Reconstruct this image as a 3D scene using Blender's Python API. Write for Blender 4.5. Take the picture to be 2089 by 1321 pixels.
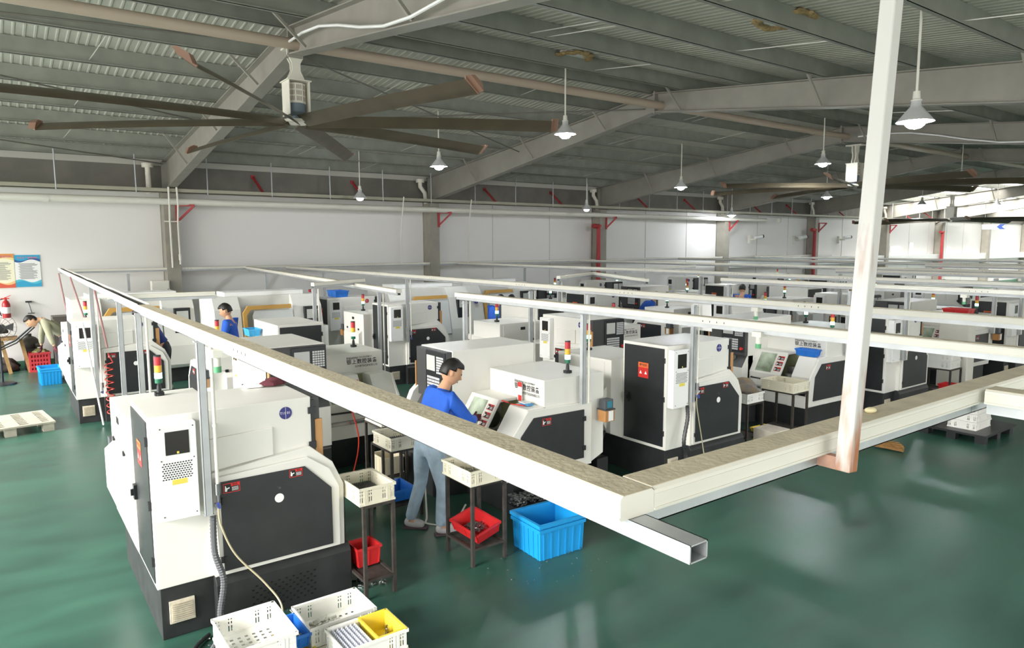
import bpy, bmesh, math, random
from mathutils import Vector, Matrix
for _o in list(bpy.data.objects): bpy.data.objects.remove(_o)
PI = math.pi; rnd = random.Random(11)
sc = bpy.context.scene; COL = sc.collection

# ------------------------------------------------------------------ camera, sky, exposure
cam_d = bpy.data.cameras.new('camera'); cam = bpy.data.objects.new('camera', cam_d); COL.objects.link(cam); sc.camera = cam
A, P, RO = math.radians(36.4), math.radians(6.42), math.radians(-.2)
fw = Vector((math.sin(A)*math.cos(P), math.cos(A)*math.cos(P), -math.sin(P)))
r0 = Vector((math.cos(A), -math.sin(A), 0)); u0 = r0.cross(fw)
rt = r0*math.cos(RO)+u0*math.sin(RO); up = u0*math.cos(RO)-r0*math.sin(RO)
m = Matrix((rt, up, -fw)).transposed().to_4x4(); m.translation = (0, 0, 2.75); cam.matrix_world = m
cam_d.sensor_width = 36; cam_d.lens = 36*1435/2089; cam_d.clip_start = .05; cam_d.clip_end = 300
w = bpy.data.worlds.new('sky'); sc.world = w; w.use_nodes = True
bg = w.node_tree.nodes['Background']; bg.inputs[0].default_value = (1, .985, .955, 1); bg.inputs[1].default_value = 2.1
sc.view_settings.view_transform = 'Standard'; sc.view_settings.look = 'None'; sc.view_settings.gamma = 1
sc.view_settings.use_curve_mapping = False; sc.view_settings.exposure = 1.08
sun_d = bpy.data.lights.new('sun', 'SUN'); sun_d.energy = 7; sun_d.angle = math.radians(40); sun_d.color = (1, .98, .94)
sun = bpy.data.objects.new('sun', sun_d); COL.objects.link(sun); sun.rotation_euler = Vector((.85, .10, -.52)).to_track_quat('-Z', 'Y').to_euler()

# ------------------------------------------------------------------ helpers
def lin(h):
    c = [int(h[i:i+2], 16)/255 for i in (0, 2, 4)]
    return tuple(x/12.92 if x <= .04045 else ((x+.055)/1.055)**2.4 for x in c)+(1,)
_mats = {}
def mat(name, col, rough=.5, metal=0, var=0, scale=4, emit=0, trans=0, bump=0, bscale=30, col2=None, spec=None, alpha=1):
    if name in _mats: return _mats[name]
    mt = bpy.data.materials.new(name); mt.use_nodes = True; nt = mt.node_tree; b = nt.nodes['Principled BSDF']
    c = lin(col) if isinstance(col, str) else col
    b.inputs['Base Color'].default_value = c; b.inputs['Roughness'].default_value = rough; b.inputs['Metallic'].default_value = metal
    if spec is not None: b.inputs['Specular IOR Level'].default_value = spec
    if trans: b.inputs['Transmission Weight'].default_value = trans
    if alpha < 1: b.inputs['Alpha'].default_value = alpha
    if emit: b.inputs['Emission Color'].default_value = c; b.inputs['Emission Strength'].default_value = emit
    if var or col2:
        tc = nt.nodes.new('ShaderNodeTexCoord'); n = nt.nodes.new('ShaderNodeTexNoise'); n.inputs['Scale'].default_value = scale; n.inputs['Detail'].default_value = 6
        nt.links.new(tc.outputs['Object'], n.inputs['Vector'])
        r = nt.nodes.new('ShaderNodeValToRGB'); r.color_ramp.elements[0].position = .35; r.color_ramp.elements[1].position = .68
        d = lin(col2) if col2 else tuple(x*(1-var) for x in c[:3])+(1,)
        r.color_ramp.elements[0].color = d; r.color_ramp.elements[1].color = c
        nt.links.new(n.outputs['Fac'], r.inputs['Fac']); nt.links.new(r.outputs['Color'], b.inputs['Base Color'])
    if bump:
        tc = nt.nodes.new('ShaderNodeTexCoord'); n = nt.nodes.new('ShaderNodeTexNoise'); n.inputs['Scale'].default_value = bscale
        nt.links.new(tc.outputs['Object'], n.inputs['Vector'])
        bp = nt.nodes.new('ShaderNodeBump'); bp.inputs['Strength'].default_value = bump; bp.inputs['Distance'].default_value = .02
        nt.links.new(n.outputs['Fac'], bp.inputs['Height']); nt.links.new(bp.outputs['Normal'], b.inputs['Normal'])
    _mats[name] = mt; return mt

class MB:
    def __init__(s): s.v = []; s.f = []; s.mi = []; s.sm = []; s.i = 0
    def add(s, vs, fs, smooth=False):
        n = len(s.v); s.v += [tuple(x) for x in vs]
        for f in fs: s.f.append([n+k for k in f]); s.mi.append(s.i); s.sm.append(smooth)
        return s
    def box(s, a, b):
        (x0, y0, z0), (x1, y1, z1) = a, b
        return s.add([(x0,y0,z0),(x1,y0,z0),(x1,y1,z0),(x0,y1,z0),(x0,y0,z1),(x1,y0,z1),(x1,y1,z1),(x0,y1,z1)],
                     [(0,3,2,1),(4,5,6,7),(0,1,5,4),(1,2,6,5),(2,3,7,6),(3,0,4,7)])
    def prism(s, poly, ax, a, b):
        n = len(poly)
        mk = {'y': lambda p, t: (p[0], t, p[1]), 'x': lambda p, t: (t, p[0], p[1]), 'z': lambda p, t: (p[0], p[1], t)}[ax]
        return s.add([mk(p, a) for p in poly]+[mk(p, b) for p in poly], [tuple(range(n)), tuple(range(2*n-1, n-1, -1))]+[(i, i+n, (i+1) % n+n, (i+1) % n) for i in range(n)])
    def cyl(s, p, q, r, n=12, r2=None, cap=True):
        p, q = Vector(p), Vector(q); d = (q-p).normalized(); a = d.orthogonal().normalized(); b = d.cross(a); r2 = r if r2 is None else r2
        vs = [p+(a*math.cos(t)+b*math.sin(t))*r for t in [2*PI*k/n for k in range(n)]]+[q+(a*math.cos(t)+b*math.sin(t))*r2 for t in [2*PI*k/n for k in range(n)]]
        k0 = len(s.v); s.add(vs, [(i, (i+1) % n, (i+1) % n+n, i+n) for i in range(n)], True)
        if cap:
            for fc in (list(range(n-1, -1, -1)), list(range(n, 2*n))): s.f.append([k0+k for k in fc]); s.mi.append(s.i); s.sm.append(False)
        return s
    def tube(s, pts, r, n=7, rr=None):
        pts = [Vector(p) for p in pts]; rings = []; d0 = (pts[1]-pts[0]).normalized(); a = d0.orthogonal().normalized()
        for i, p in enumerate(pts):
            d = (pts[min(i+1, len(pts)-1)]-pts[max(i-1, 0)]).normalized(); a = (a-d*a.dot(d)).normalized(); b = d.cross(a); q = rr[i] if rr else r
            rings.append([p+(a*math.cos(2*PI*k/n)+b*math.sin(2*PI*k/n))*q for k in range(n)])
        vs = [v for rg in rings for v in rg]; L = len(pts)
        fs = [(i*n+k, i*n+(k+1) % n, (i+1)*n+(k+1) % n, (i+1)*n+k) for i in range(L-1) for k in range(n)]
        return s.add(vs, fs+[tuple(range(n-1, -1, -1)), tuple(range((L-1)*n, L*n))], True)
    def lathe(s, prof, c=(0, 0, 0), n=20):
        vs = [(c[0]+r*math.cos(2*PI*k/n), c[1]+r*math.sin(2*PI*k/n), c[2]+z) for r, z in prof for k in range(n)]
        return s.add(vs, [(i*n+k, i*n+(k+1) % n, (i+1)*n+(k+1) % n, (i+1)*n+k) for i in range(len(prof)-1) for k in range(n)], True)
    def sph(s, c, r, n=14, mm=9, M=None):
        vs = []; r = r if isinstance(r, tuple) else (r, r, r)
        for j in range(mm+1):
            for k in range(n):
                t, f = PI*j/mm, 2*PI*k/n; v = Vector((r[0]*math.sin(t)*math.cos(f), r[1]*math.sin(t)*math.sin(f), r[2]*math.cos(t)))
                vs.append(Vector(c)+(M @ v if M else v))
        return s.add(vs, [(j*n+k, j*n+(k+1) % n, (j+1)*n+(k+1) % n, (j+1)*n+k) for j in range(mm) for k in range(n)], True)
    def bar(s, p, q, wd, ht, upv=(0, 0, 1)):        # rectangular bar from p to q
        p, q = Vector(p), Vector(q); d = (q-p).normalized(); u = Vector(upv); sd = d.cross(u).normalized(); u = sd.cross(d)
        c = [(-1, -1), (1, -1), (1, 1), (-1, 1)]
        return s.add([e+sd*(i*wd/2)+u*(j*ht/2) for e in (p, q) for i, j in c], [(0,3,2,1),(4,5,6,7),(0,1,5,4),(1,2,6,5),(2,3,7,6),(3,0,4,7)])
    def mesh(s, name, mats):
        me = bpy.data.meshes.new(name); me.from_pydata(s.v, [], s.f)
        for q in (mats if isinstance(mats, (list, tuple)) else [mats]): me.materials.append(q)
        me.polygons.foreach_set('material_index', s.mi); me.polygons.foreach_set('use_smooth', s.sm)
        b = bmesh.new(); b.from_mesh(me)
        bmesh.ops.remove_doubles(b, verts=b.verts, dist=1e-6); bmesh.ops.recalc_face_normals(b, faces=b.faces); b.to_mesh(me); b.free()
        if any(s.sm): me.set_sharp_from_angle(angle=math.radians(38))
        me.update(); return me
    def build(s, name, mats, parent=None, bev=0):
        return link(name, s.mesh(name, mats), parent, bev)
def link(name, me, parent=None, bev=0):
    o = bpy.data.objects.new(name, me); COL.objects.link(o)
    if parent: o.parent = parent
    if bev:
        q = o.modifiers.new('b', 'BEVEL'); q.width = bev; q.segments = 2; q.limit_method = 'ANGLE'; q.angle_limit = math.radians(40)
    return o
def tag(o, label, cat, group=None, kind=None):
    o['label'] = label; o['category'] = cat
    if group: o['group'] = group
    if kind: o['kind'] = kind
    return o
def thing(name, label, cat, loc=(0, 0, 0), rz=0, group=None, kind=None):
    o = bpy.data.objects.new(name, None); COL.objects.link(o); o.location = loc; o.rotation_euler = (0, 0, rz); o.empty_display_size = .2
    return tag(o, label, cat, group, kind)
def struct(o, label=None):
    o['kind'] = 'structure'
    if label: o['label'] = label
    return o
def kids(o): return [c for c in bpy.data.objects if c.parent == o]
_tree = {}
def tree(o):
    if o.name not in _tree: _tree[o.name] = [(c, tree(c)) for c in kids(o)]
    return _tree[o.name]
def dup(root, loc, rz=0, label=None, group=None, drop=(), swap=None):
    def rec(o, par):
        c = o.copy(); COL.objects.link(c); c.parent = par
        if par is None: c.location = loc; c.rotation_euler = (0, 0, rz)
        for k, _ in tree(o):
            nm = k.name.split('.')[0]
            if nm in drop: continue
            d = rec(k, c)
            if swap and nm in swap: d.data = swap[nm]
        return c
    r = rec(root, None)
    if label: r['label'] = label
    if group: r['group'] = group
    return r
_txt = {}
def text_mesh(t, size, mt, align='CENTER', sp=1, ext=0):
    key = (t, size, mt.name)
    if key in _txt: return _txt[key]
    cu = bpy.data.curves.new('t', 'FONT'); cu.body = t; cu.size = size; cu.align_x = align; cu.align_y = 'CENTER'; cu.space_character = sp; cu.extrude = ext; cu.resolution_u = 2; cu.offset = size*(.014 if size > .05 else .006)
    o = bpy.data.objects.new('t', cu); COL.objects.link(o); dg = bpy.context.evaluated_depsgraph_get(); dg.update()
    me = bpy.data.meshes.new_from_object(o.evaluated_get(dg)); bpy.data.objects.remove(o); me.materials.clear(); me.materials.append(mt)
    _txt[key] = me; return me
def text_into(mb, t, size, M, mi, sp=1):
    me = text_mesh(t, size, WHITE, sp=sp); j = mb.i; mb.i = mi
    mb.add([M @ v.co for v in me.vertices], [tuple(p.vertices) for p in me.polygons]); mb.i = j
def frame(o, x, y): # placement matrix: origin, local x axis, local y axis
    x, y = Vector(x).normalized(), Vector(y).normalized(); q = Matrix((x, y, x.cross(y))).transposed().to_4x4(); q.translation = o; return q
def hsh(*k): return random.Random(str(k)).random()

# ------------------------------------------------------------------ materials
WHITE = mat('machine_white', 'EBE9E2', .38, var=.05, scale=1.5)
BLACK = mat('machine_black', '2B2E30', .42, var=.25, scale=5)
BASEB = mat('base_black', '2E3031', .5, var=.35, scale=7)
PLATE = mat('bright_white', 'F4F4F2', .4)
GREYP = mat('panel_grey', '474849', .45)
DARK = mat('dark_plastic', '222427', .4)
SCREEN = mat('screen_glass', 'C9CBC6', .15)
SCRD = mat('screen_dark', '5B5B58', .15)
KEY = mat('keys_white', 'DADADA', .5)
RED = mat('sign_red', 'D8302A', .5)
ORANGE = mat('sign_orange', 'E8713A', .5)
YELLOW = mat('sign_yellow', 'E8D65A', .5)
NAVY = mat('badge_navy', '2F2F7C', .4)
INK = mat('ink_black', '1C1B1F', .6)
GALV = mat('galvanised', 'C3C6C8', .45, metal=.55, var=.15, scale=6)
STEEL = mat('bright_steel', 'B9BABA', .25, metal=1)
CHROME = mat('dark_chrome', '8D8E90', .3, metal=.9)
PVC = mat('pvc_cream', 'E6E3D8', .4, var=.03)
DUST = mat('dust_brown', 'CBBFA6', .9, var=.18, scale=14, bump=.2, bscale=60)
OLIVE = mat('olive_inside', 'A9AC83', .5, var=.2)
GLASSG = mat('green_window', 'C3CFBB', .15, var=.35, scale=5, col2='7E8A74')
IRON = mat('rusty_iron', '4A443F', .7, metal=.3, var=.4, scale=15)
LT_R = mat('lamp_red', 'C2303A', .3); LT_A = mat('lamp_amber', 'F0B640', .3); LT_G = mat('lamp_green_off', '1F6B4E', .3)
LT_GON = mat('lamp_green_lit', 'B8FFE6', .3, emit=2.0)
LT_AON = mat('lamp_amber_lit', 'FFC845', .3, emit=.8)
GREYM = mat('column_grey', 'A19C90', .6, var=.16, scale=3)
RAFT = mat('rafter_grey', '99958B', .6, var=.14, scale=2.5)
PURL = mat('purlin_galv', '989A90', .55, metal=.1, var=.2, scale=3)
DECK = mat('roof_deck', 'C3C1B5', .6, var=.08)
WALLW = mat('wall_white', 'F0EDEA', .7, var=.03, scale=.4)
REDP = mat('red_pipe', 'B2383A', .5, var=.15)
CW = mat('crate_white', 'F1F0EA', .4, var=.04); CIV = mat('crate_ivory', 'E6E0CB', .5, var=.06)
CB = mat('crate_blue', '1C97DB', .4, var=.06); CBD = mat('bin_blue', '2877D6', .4); CR = mat('bin_red', 'CF2B2E', .35, var=.08); CYE = mat('bin_yellow', 'E9CF45', .4)
CYAN = mat('crate_light_blue', '3FA7DE', .4)
AMBER = mat('oil_amber', 'C9925A', .15, alpha=.8)
PALLET = mat('pallet_grey', 'B4AF9F', .7, var=.2, scale=9)
CLEAR = mat('clear_plastic', 'DDE0EE', .2, alpha=.75)
BLADE = mat('blade_bronze', '5F5645', .4, metal=.3, var=.2, scale=3)
TIPM = mat('blade_tip', '8A6A58', .5)
HOSEG = mat('hose_grey', '55565A', .45)
CHIP = mat('metal_chips', 'A8A9A9', .35, metal=.9, var=.6, scale=60)
SKIN = mat('skin', 'D9A582', .5, var=.06); HAIR = mat('hair_black', '1C1916', .5, var=.4, scale=40)
BLUEJ = mat('jacket_blue', '2A64D2', .8, var=.12, scale=6, bump=.35, bscale=9)
JEAN = mat('jeans_blue', 'B7CDE0', .85, var=.3, scale=7, bump=.6, bscale=14)
SHOE = mat('shoe_grey', 'C9C4C6', .6); SOLE = mat('shoe_sole', '5E4B52', .6)
GLOVE = mat('glove_maroon', '5E2A33', .85); GREYC = mat('coat_khaki', '9B9A82', .85, var=.12, bump=.3, bscale=9); TROUS = mat('trousers_dark', '33343D', .85)
# ------------------------------------------------------------------ floor, wall, roof
def floor_mat():
    mt = mat('floor_epoxy', '2F5A4C', .25); nt = mt.node_tree; b = nt.nodes['Principled BSDF']; L = nt.links
    tc = nt.nodes.new('ShaderNodeTexCoord')
    n1 = nt.nodes.new('ShaderNodeTexNoise'); n1.inputs['Scale'].default_value = .4; n1.inputs['Detail'].default_value = 4
    n2 = nt.nodes.new('ShaderNodeTexNoise'); n2.inputs['Scale'].default_value = 2.2; n2.inputs['Detail'].default_value = 5; n2.inputs['Roughness'].default_value = .42
    mp = nt.nodes.new('ShaderNodeMapping'); mp.inputs['Scale'].default_value = (.5, 1.6, 1); L.new(tc.outputs['Object'], mp.inputs['Vector'])
    L.new(tc.outputs['Object'], n1.inputs['Vector']); L.new(mp.outputs['Vector'], n2.inputs['Vector'])
    r = nt.nodes.new('ShaderNodeValToRGB'); r.color_ramp.elements[0].position = .32; r.color_ramp.elements[1].position = .66
    r.color_ramp.elements[0].color = lin('243F37'); r.color_ramp.elements[1].color = lin('386152')
    mx = nt.nodes.new('ShaderNodeMath'); mx.operation = 'MULTIPLY_ADD'; mx.inputs[1].default_value = .45
    ad = nt.nodes.new('ShaderNodeMath'); ad.operation = 'MULTIPLY'; ad.inputs[1].default_value = .55; L.new(n1.outputs['Fac'], ad.inputs[0])
    L.new(n2.outputs['Fac'], mx.inputs[0]); L.new(ad.outputs[0], mx.inputs[2]); L.new(mx.outputs[0], r.inputs['Fac']); L.new(r.outputs['Color'], b.inputs['Base Color'])
    rr = nt.nodes.new('ShaderNodeMapRange'); rr.inputs['From Min'].default_value = .2; rr.inputs['From Max'].default_value = .8; rr.inputs['To Min'].default_value = .27; rr.inputs['To Max'].default_value = .4
    L.new(n2.outputs['Fac'], rr.inputs['Value']); L.new(rr.outputs['Result'], b.inputs['Roughness'])
    bp = nt.nodes.new('ShaderNodeBump'); bp.inputs['Strength'].default_value = .012; bp.inputs['Distance'].default_value = .05
    L.new(n2.outputs['Fac'], bp.inputs['Height']); L.new(bp.outputs['Normal'], b.inputs['Normal'])
    return mt
FLOOR = floor_mat()
struct(MB().box((-6.3, -7.2, -.15), (70, 19.8, 0)).build('floor', FLOOR))
WX0, WX1, WY = -6, 68, 19.4
struct(MB().box((WX0, WY, 0), (WX1, WY+.2, 4.15)).build('wall_back', WALLW))
struct(MB().box((WX0, -7.15, 3.4), (12.0, -7, 4.3)).box((WX0, -7.15, 0), (2, -7, 3.4)).box((12.0, -7.15, 0), (WX1, -7, 4.3)).build('wall_front_added', WALLW))  # unseen wall, added to shade the right side; its opening lets daylight in
struct(MB().box((WX0, WY-.015, 0), (WX1, WY, .16)).build('baseboard_back', mat('skirt_green', '4B7A62', .5)))
def ztop(y): return 5.76-.105*abs(y-10)                     # upper flange line of the rafters
def zbot(y): return 5.40-(.144 if y > 10 else .13)*abs(y-10)
CX_ = [-3.6, 3.62, 11.03, 18.13, 25.4, 32.4, 39.5, 46.3, 53.2, 60.2, 67.2]
# ceiling: ribbed sheet, ribs down the slope; open at the far bright gaps, plus unseen strips added to let daylight in
mb = MB(); xs = []; x = WX0
while x < WX1: xs += [x, x+.08, x+.095, x+.115]; x += .13
zz = [0, 0, -.01, -.01]
def roof_open(x, y): return (x > 36.5 and 13.6 < y < 18.6 and (x % 7) > 1.0) or (x > 28 and -1.5 < y < 4.5 and x % 7 > 1.5) or (x > 3 and -5.8 < y < -1.5 and x % 7.2 > 1.6)
ys = [-7.1, -5.8, -1.5, 1.5, 4.5, 7.25, 10, 13.6, 16.1, 18.6, 19.75]
for i in range(len(xs)-1):
    for a, b in zip(ys[:-1], ys[1:]):
        if roof_open(xs[i], (a+b)/2): continue
        mb.add([(xs[i], a, ztop(a)+.28+zz[i % 4]), (xs[i+1], a, ztop(a)+.28+zz[(i+1) % 4]), (xs[i+1], b, ztop(b)+.28+zz[(i+1) % 4]), (xs[i], b, ztop(b)+.28+zz[i % 4])], [(0, 1, 2, 3)])
struct(mb.build('ceiling', DECK))
# eave gutter: the dark sheet band above the wall
struct(MB().box((WX0, WY-.1, 4.12), (WX1, WY+.02, 4.72)).build('trim_1', mat('eave_sheet', '7F7B72', .6, var=.22, scale=2)), 'dark grey sheet metal eave band above the white wall')
struct(MB().box((WX0, WY-.16, 4.70), (WX1, WY+.3, 5.03)).build('trim_2', mat('eave_lip', 'C4C2B8', .6)), 'light folded lip along the top of the eave band')
for i, x in enumerate(CX_):
    mb = MB(); mb.box((x-.16, 18.93, 0), (x+.16, 18.95, 4.1)).box((x-.16, 19.37, 0), (x+.16, 19.39, 4.1)).box((x-.008, 18.95, 0), (x+.008, 19.37, 4.1))
    mb.box((x-.15, 18.96, 0), (x-.13, 19.36, 4.1))
    struct(mb.build('column', GREYM), 'grey steel column standing against the white wall')
def rafter(x):
    t = .1
    mb = MB()
    for a, b in ((19.3, 10), (10, -7.1)):
        mb.prism([(a, zbot(a)), (b, zbot(b)), (b, ztop(b)), (a, ztop(a))], 'x', x-.006, x+.006)
        mb.bar((x, a, zbot(a)), (x, b, zbot(b)), .2, .016); mb.bar((x, a, ztop(a)), (x, b, ztop(b)), .2, .016)
    mb.box((x-.1, 9.98, zbot(10)-.04), (x+.1, 10.02, ztop(10)+.04)); mb.box((x-.13, 19.1, 4.0), (x+.13, 19.14, 4.78))
    o = struct(mb.build('roof_beam', RAFT), 'tapered grey steel roof beam rising from its wall column to the ridge')
    if x < 45:
        for y in PY[::2]:
            if 1 < y < 18.5:
                for s in (-1, 1):
                    MB().bar((x+s*.1, y+.02, zbot(y)+.03), (x+s*.55, y+.02, ztop(y)+.06), .035, .035).build('fly_brace', RAFT, o)
    return o
PY = [19.0-1.27*k for k in range(8)]+[9.3-1.45*k for k in range(12)]
for x in CX_: rafter(x)
for y in PY:
    z = ztop(y); mb = MB()
    mb.box((WX0, y-.003, z+.01), (WX1, y+.003, z+.27)).box((WX0, y-.055, z+.005), (WX1, y, z+.012)).box((WX0, y, z+.263), (WX1, y+.055, z+.27)).box((WX0, y-.055, z+.005), (WX1, y-.05, z+.03))
    struct(mb.build('roof_purlin', PURL), 'galvanised purlin running the length of the hall under the roof sheet')
struct(MB().cyl((WX0, 9.86, 5.50), (WX1, 9.86, 5.50), .075, 14).build('ridge_strut', mat('strut_beige', 'B8A795', .5)), 'round beige strut tube running along the ridge between beams')
# thin rods between purlins
mb = MB()
for k in range(8):
    for dx in (2.45, 2.75, 5.0):
        x = CX_[k]+dx
        for i, y in enumerate(PY[:-1]):
            if i == 7: continue
            if (i+k+int(dx)) % 2 == 0: mb.tube([(x, y, ztop(y)+.06), (x+.12, PY[i+1], ztop(PY[i+1])+.06)], .007, 5)
struct(mb.build('sag_rod', mat('rod_light', 'D8D6D0', .4, metal=.4)), 'thin straight rods tying neighbouring purlins together')
for n, (p, q) in enumerate([((-4, 10.2, 5.2), (3.5, 10.15, 5.55)), ((-4, 10.2, 5.3), (3.5, 14.6, 5.1)), ((-4, 14.9, 4.95), (3.5, 18.9, 4.72)), ((3.7, 10.3, 5.5), (11, 14.6, 5.1)), ((11, 10.3, 5.5), (3.7, 14.6, 5.1))]):
    struct(MB().tube([p, q], .013, 6).build('brace_rod', mat('rod_dark', '6A665F', .5)), 'dark diagonal tie rod under the roof between two beams')
# cable tray along the wall with its hanger rods
t = thing('cable_tray', 'olive grey perforated cable tray hung on rods along the wall top', 'cable tray', (0, 0, 0))
mb = MB(); mb.box((WX0, 18.62, 4.02), (50, 18.9, 4.035)).box((WX0, 18.62, 4.02), (50, 18.635, 4.12)).box((WX0, 18.885, 4.02), (50, 18.9, 4.12)); mb.build('tray', mat('tray_olive', 'A9A592', .5, var=.08), t)
x = -1.9
while x < 48:
    MB().cyl((x, 18.63, 4.0), (x, 18.63, ztop(18.6)+.02), .016, 6).build('hanger_rod', GALV, t); x += 1.58
t = thing('drain_pipe', 'long cream plastic drain pipe running under the cable tray', 'pipe')
MB().cyl((WX0, 18.83, 3.83), (28, 18.83, 3.80), .085, 16).build('pipe', PVC, t)
for k in range(9): MB().cyl((-3+4*k, 18.83, 3.815), (-2.88+4*k, 18.83, 3.815), .092, 16).build('coupling', PVC, t)
for i, x in enumerate(CX_[1:7]):
    pos = ['first', 'second', 'third', 'fourth', 'fifth', 'sixth'][i]
    mb = MB(); mb.tube([(x-.45, 19.0, 4.72), (x-.45, 19.0, 4.5), (x-.3 if i else x-.45, 18.99, 4.32), (x-.27 if i else x-.45, 18.98, 4.0)], .062, 10); mb.lathe([(.0, .0), (.13, 0), (.13, .1), (0, .1)], (x-.45, 19.0, 4.62), 10)
    tag(mb.build('downpipe', mat('pvc_white', 'E9E4D6', .4, var=.1, scale=12)), f'white plastic drain elbow hanging beside the {pos} wall column from the left', 'pipe')
    q = MB(); q.bar((x+.12, 18.93, 3.74), (x+.5, 18.75, 3.74), .05, .05).bar((x+.14, 18.93, 3.35), (x+.5, 18.75, 3.74), .05, .05).bar((x+.13, 18.92, 3.76), (x+.13, 18.92, 3.3), .06, .06, (1, 0, 0))
    tag(q.build('wall_bracket', REDP), f'dark red triangular bracket at the top of the {pos} wall column', 'bracket')
    for s in (2.1, 4.9):
        tag(MB().bar((x+s, 19.28, 4.55), (x+s+.12, 18.75, 4.06), .05, .05).box((x+s-.05, 19.27, 4.5), (x+s+.05, 19.3, 4.6)).build('tray_strut', REDP), f'dark red strut bracing the cable tray in the {pos} bay {"near" if s < 3 else "far"} half', 'strut')
for i, k in enumerate((3, 5, 7)):
    x = CX_[k]; w_ = ['third', 'fifth', 'seventh'][i]
    mb = MB(); mb.tube([(x-.28, 18.88, 0), (x-.28, 18.88, 3.4)], .08, 12); mb.tube([(x-.26, 18.88, 3.4), (x-.55, 18.9, 3.42)], .085, 10); mb.lathe([(0, 0), (.11, 0), (.11, .08), (0, .08)], (x-.28, 18.88, 3.38), 12)
    tag(mb.build('fire_pipe', REDP), f'red vertical fire pipe beside the {w_} wall column', 'pipe')
mb = MB(); mb.tube([(3.52, 18.57, 4.15), (3.53, 18.6, 3.75), (3.56, 18.82, 3.35), (3.58, 18.88, 2.22)], .022, 8); mb.tube([(3.7, 18.57, 4.15), (3.72, 18.6, 3.75), (3.74, 18.82, 3.35), (3.76, 18.88, 2.3)], .022, 8); mb.cyl((3.76, 18.88, 2.4), (3.76, 18.88, 2.55), .035, 8).box((3.45, 18.87, 3.33), (3.85, 18.9, 3.36))
tag(mb.build('conduit_pair', PVC), 'pair of cream conduits clipped down the first wall column', 'conduit')
for i, x in enumerate((9.8, 12.15)):
    tag(MB().tube([(x, 18.58, 4.15), (x-.05, 18.65, 3.4), (x, 18.8, 2.9), (x+.06, 18.9, 2.2)], .02, 6).build('conduit', PVC), ['thin cream conduit dropping left of the second wall column', 'thin cream conduit dropping right of the second wall column'][i], 'conduit')
# white duct low on the far wall, windows
tag(MB().box((25.75, 19.02, 1.72), (62, 19.37, 2.1)).build('wall_duct', mat('duct_white', 'DDDFDC', .5), None, .01), 'long white duct along the far half of the wall', 'duct')
WINL = mat('window_daylight', 'FFFFFF', .5, emit=1.6)
for i, (x, z0, z1, wd) in enumerate([(41.3, 2.12, 2.55, 1.1), (43.2, 2.12, 2.75, .35), (48.2, 2.12, 2.45, .55), (56.4, 2.12, 2.75, 1.1)]):
    o = struct(MB().box((x-wd/2-.06, 19.36, z0-.06), (x+wd/2+.06, 19.4, z1+.06)).build(f'window_{i+1}', PLATE))
    struct(MB().box((x-wd/2, 19.345, z0), (x+wd/2, 19.36, z1)).build('window_pane', WINL, o))
for x in [13.5+2.45*k for k in range(16)]:
    if min(abs(x-c) for c in CX_) > .5: struct(MB().box((x, 19.385, 0), (x+.02, 19.4, 4.1)).build('wall_seam', mat('seam_grey', 'CFCBC6', .7)))
# roof damage: torn insulation around two vents
for i, (x, y) in enumerate([(8.15, 9.35), (7.99, 5.23)]):
    z = ztop(y)+.215
    mb = MB(); mb.lathe([(.0, .0), (.3, .0), (.3, .05)], (x, y, z), 18); mb.i = 1
    for k in range(26):
        a = 2*PI*k/26; q = .29+.06*hsh(i, k); mb.sph((x+q*math.cos(a), y+q*math.sin(a), z-.02*hsh(k)), (.06+.04*hsh(k, 2), .06, .03), 7, 5)
    tag(mb.build('roof_vent', [PLATE, mat('foam_tan', 'B99D6E', .9, var=.4, scale=20)]), ['round roof patch with torn foam beside the nearest ridge lamp', 'round white roof opening ringed by torn tan foam near camera'][i], 'roof vent')
# ------------------------------------------------------------------ posters and wall things
def poster(name, x0, x1, z0, z1, top, bot, label, page):
    t = thing(name, label, 'poster', ((x0+x1)/2, 19.385, (z0+z1)/2)); W_, H_ = (x1-x0)/2, (z1-z0)/2
    MB().box((-W_, 0, -H_), (W_, .012, H_)).build('sheet', page, t)
    n = 14
    for nm, sg, c, c2 in (('header_band', 1, top[0], top[1]), ('footer_band', -1, bot[0], bot[1])):
        mb = MB()
        for j, dz in ((1, .06), (0, 0)):
            mb.i = j
            for k in range(n):
                a, b = -W_+2*W_*k/n, -W_+2*W_*(k+1)/n
                f = lambda u: sg*(H_-.10-dz*.6+.035*math.sin(3.2*(u/W_)+.6*j))
                y = -.002-.001*(1-j)
                mb.add([(a, y, f(a)), (b, y, f(b)), (b, y, sg*H_), (a, y, sg*H_)], [(0, 1, 2, 3)])
        mb.build(nm, [c, c2], t)
    mb = MB()
    text_into(mb, '安全生产管理制度', W_*.2, frame((0, -.005, H_-.065), (1, 0, 0), (0, 0, 1)), 0); mb.build('title', mat('title_red', 'D9778A', .6) , t)
    mb = MB()
    for k in range(18):
        z = H_-.19-k*(2*H_-.36)/18; a = -W_*.72+.06*W_*(k % 3); mb.add([(a, -.003, z), (a+W_*(1.0+.5*hsh(k, name)), -.003, z), (a+W_*(1.0+.5*hsh(k, name)), -.003, z-.011), (a, -.003, z-.011)], [(0, 1, 2, 3)])
    mb.build('text_lines', mat('text_grey', '9A9A9A', .7), t)
CYB = mat('poster_cyan', '37A6CF', .5); CYD = mat('poster_blue', '2E5F9E', .5)
poster('poster', .42, .90, 1.84, 2.56, (CYB, CYD), (CYB, mat('poster_aqua', '58C0D8', .5)), 'blue and white printed notice poster on the left wall', PLATE)
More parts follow.
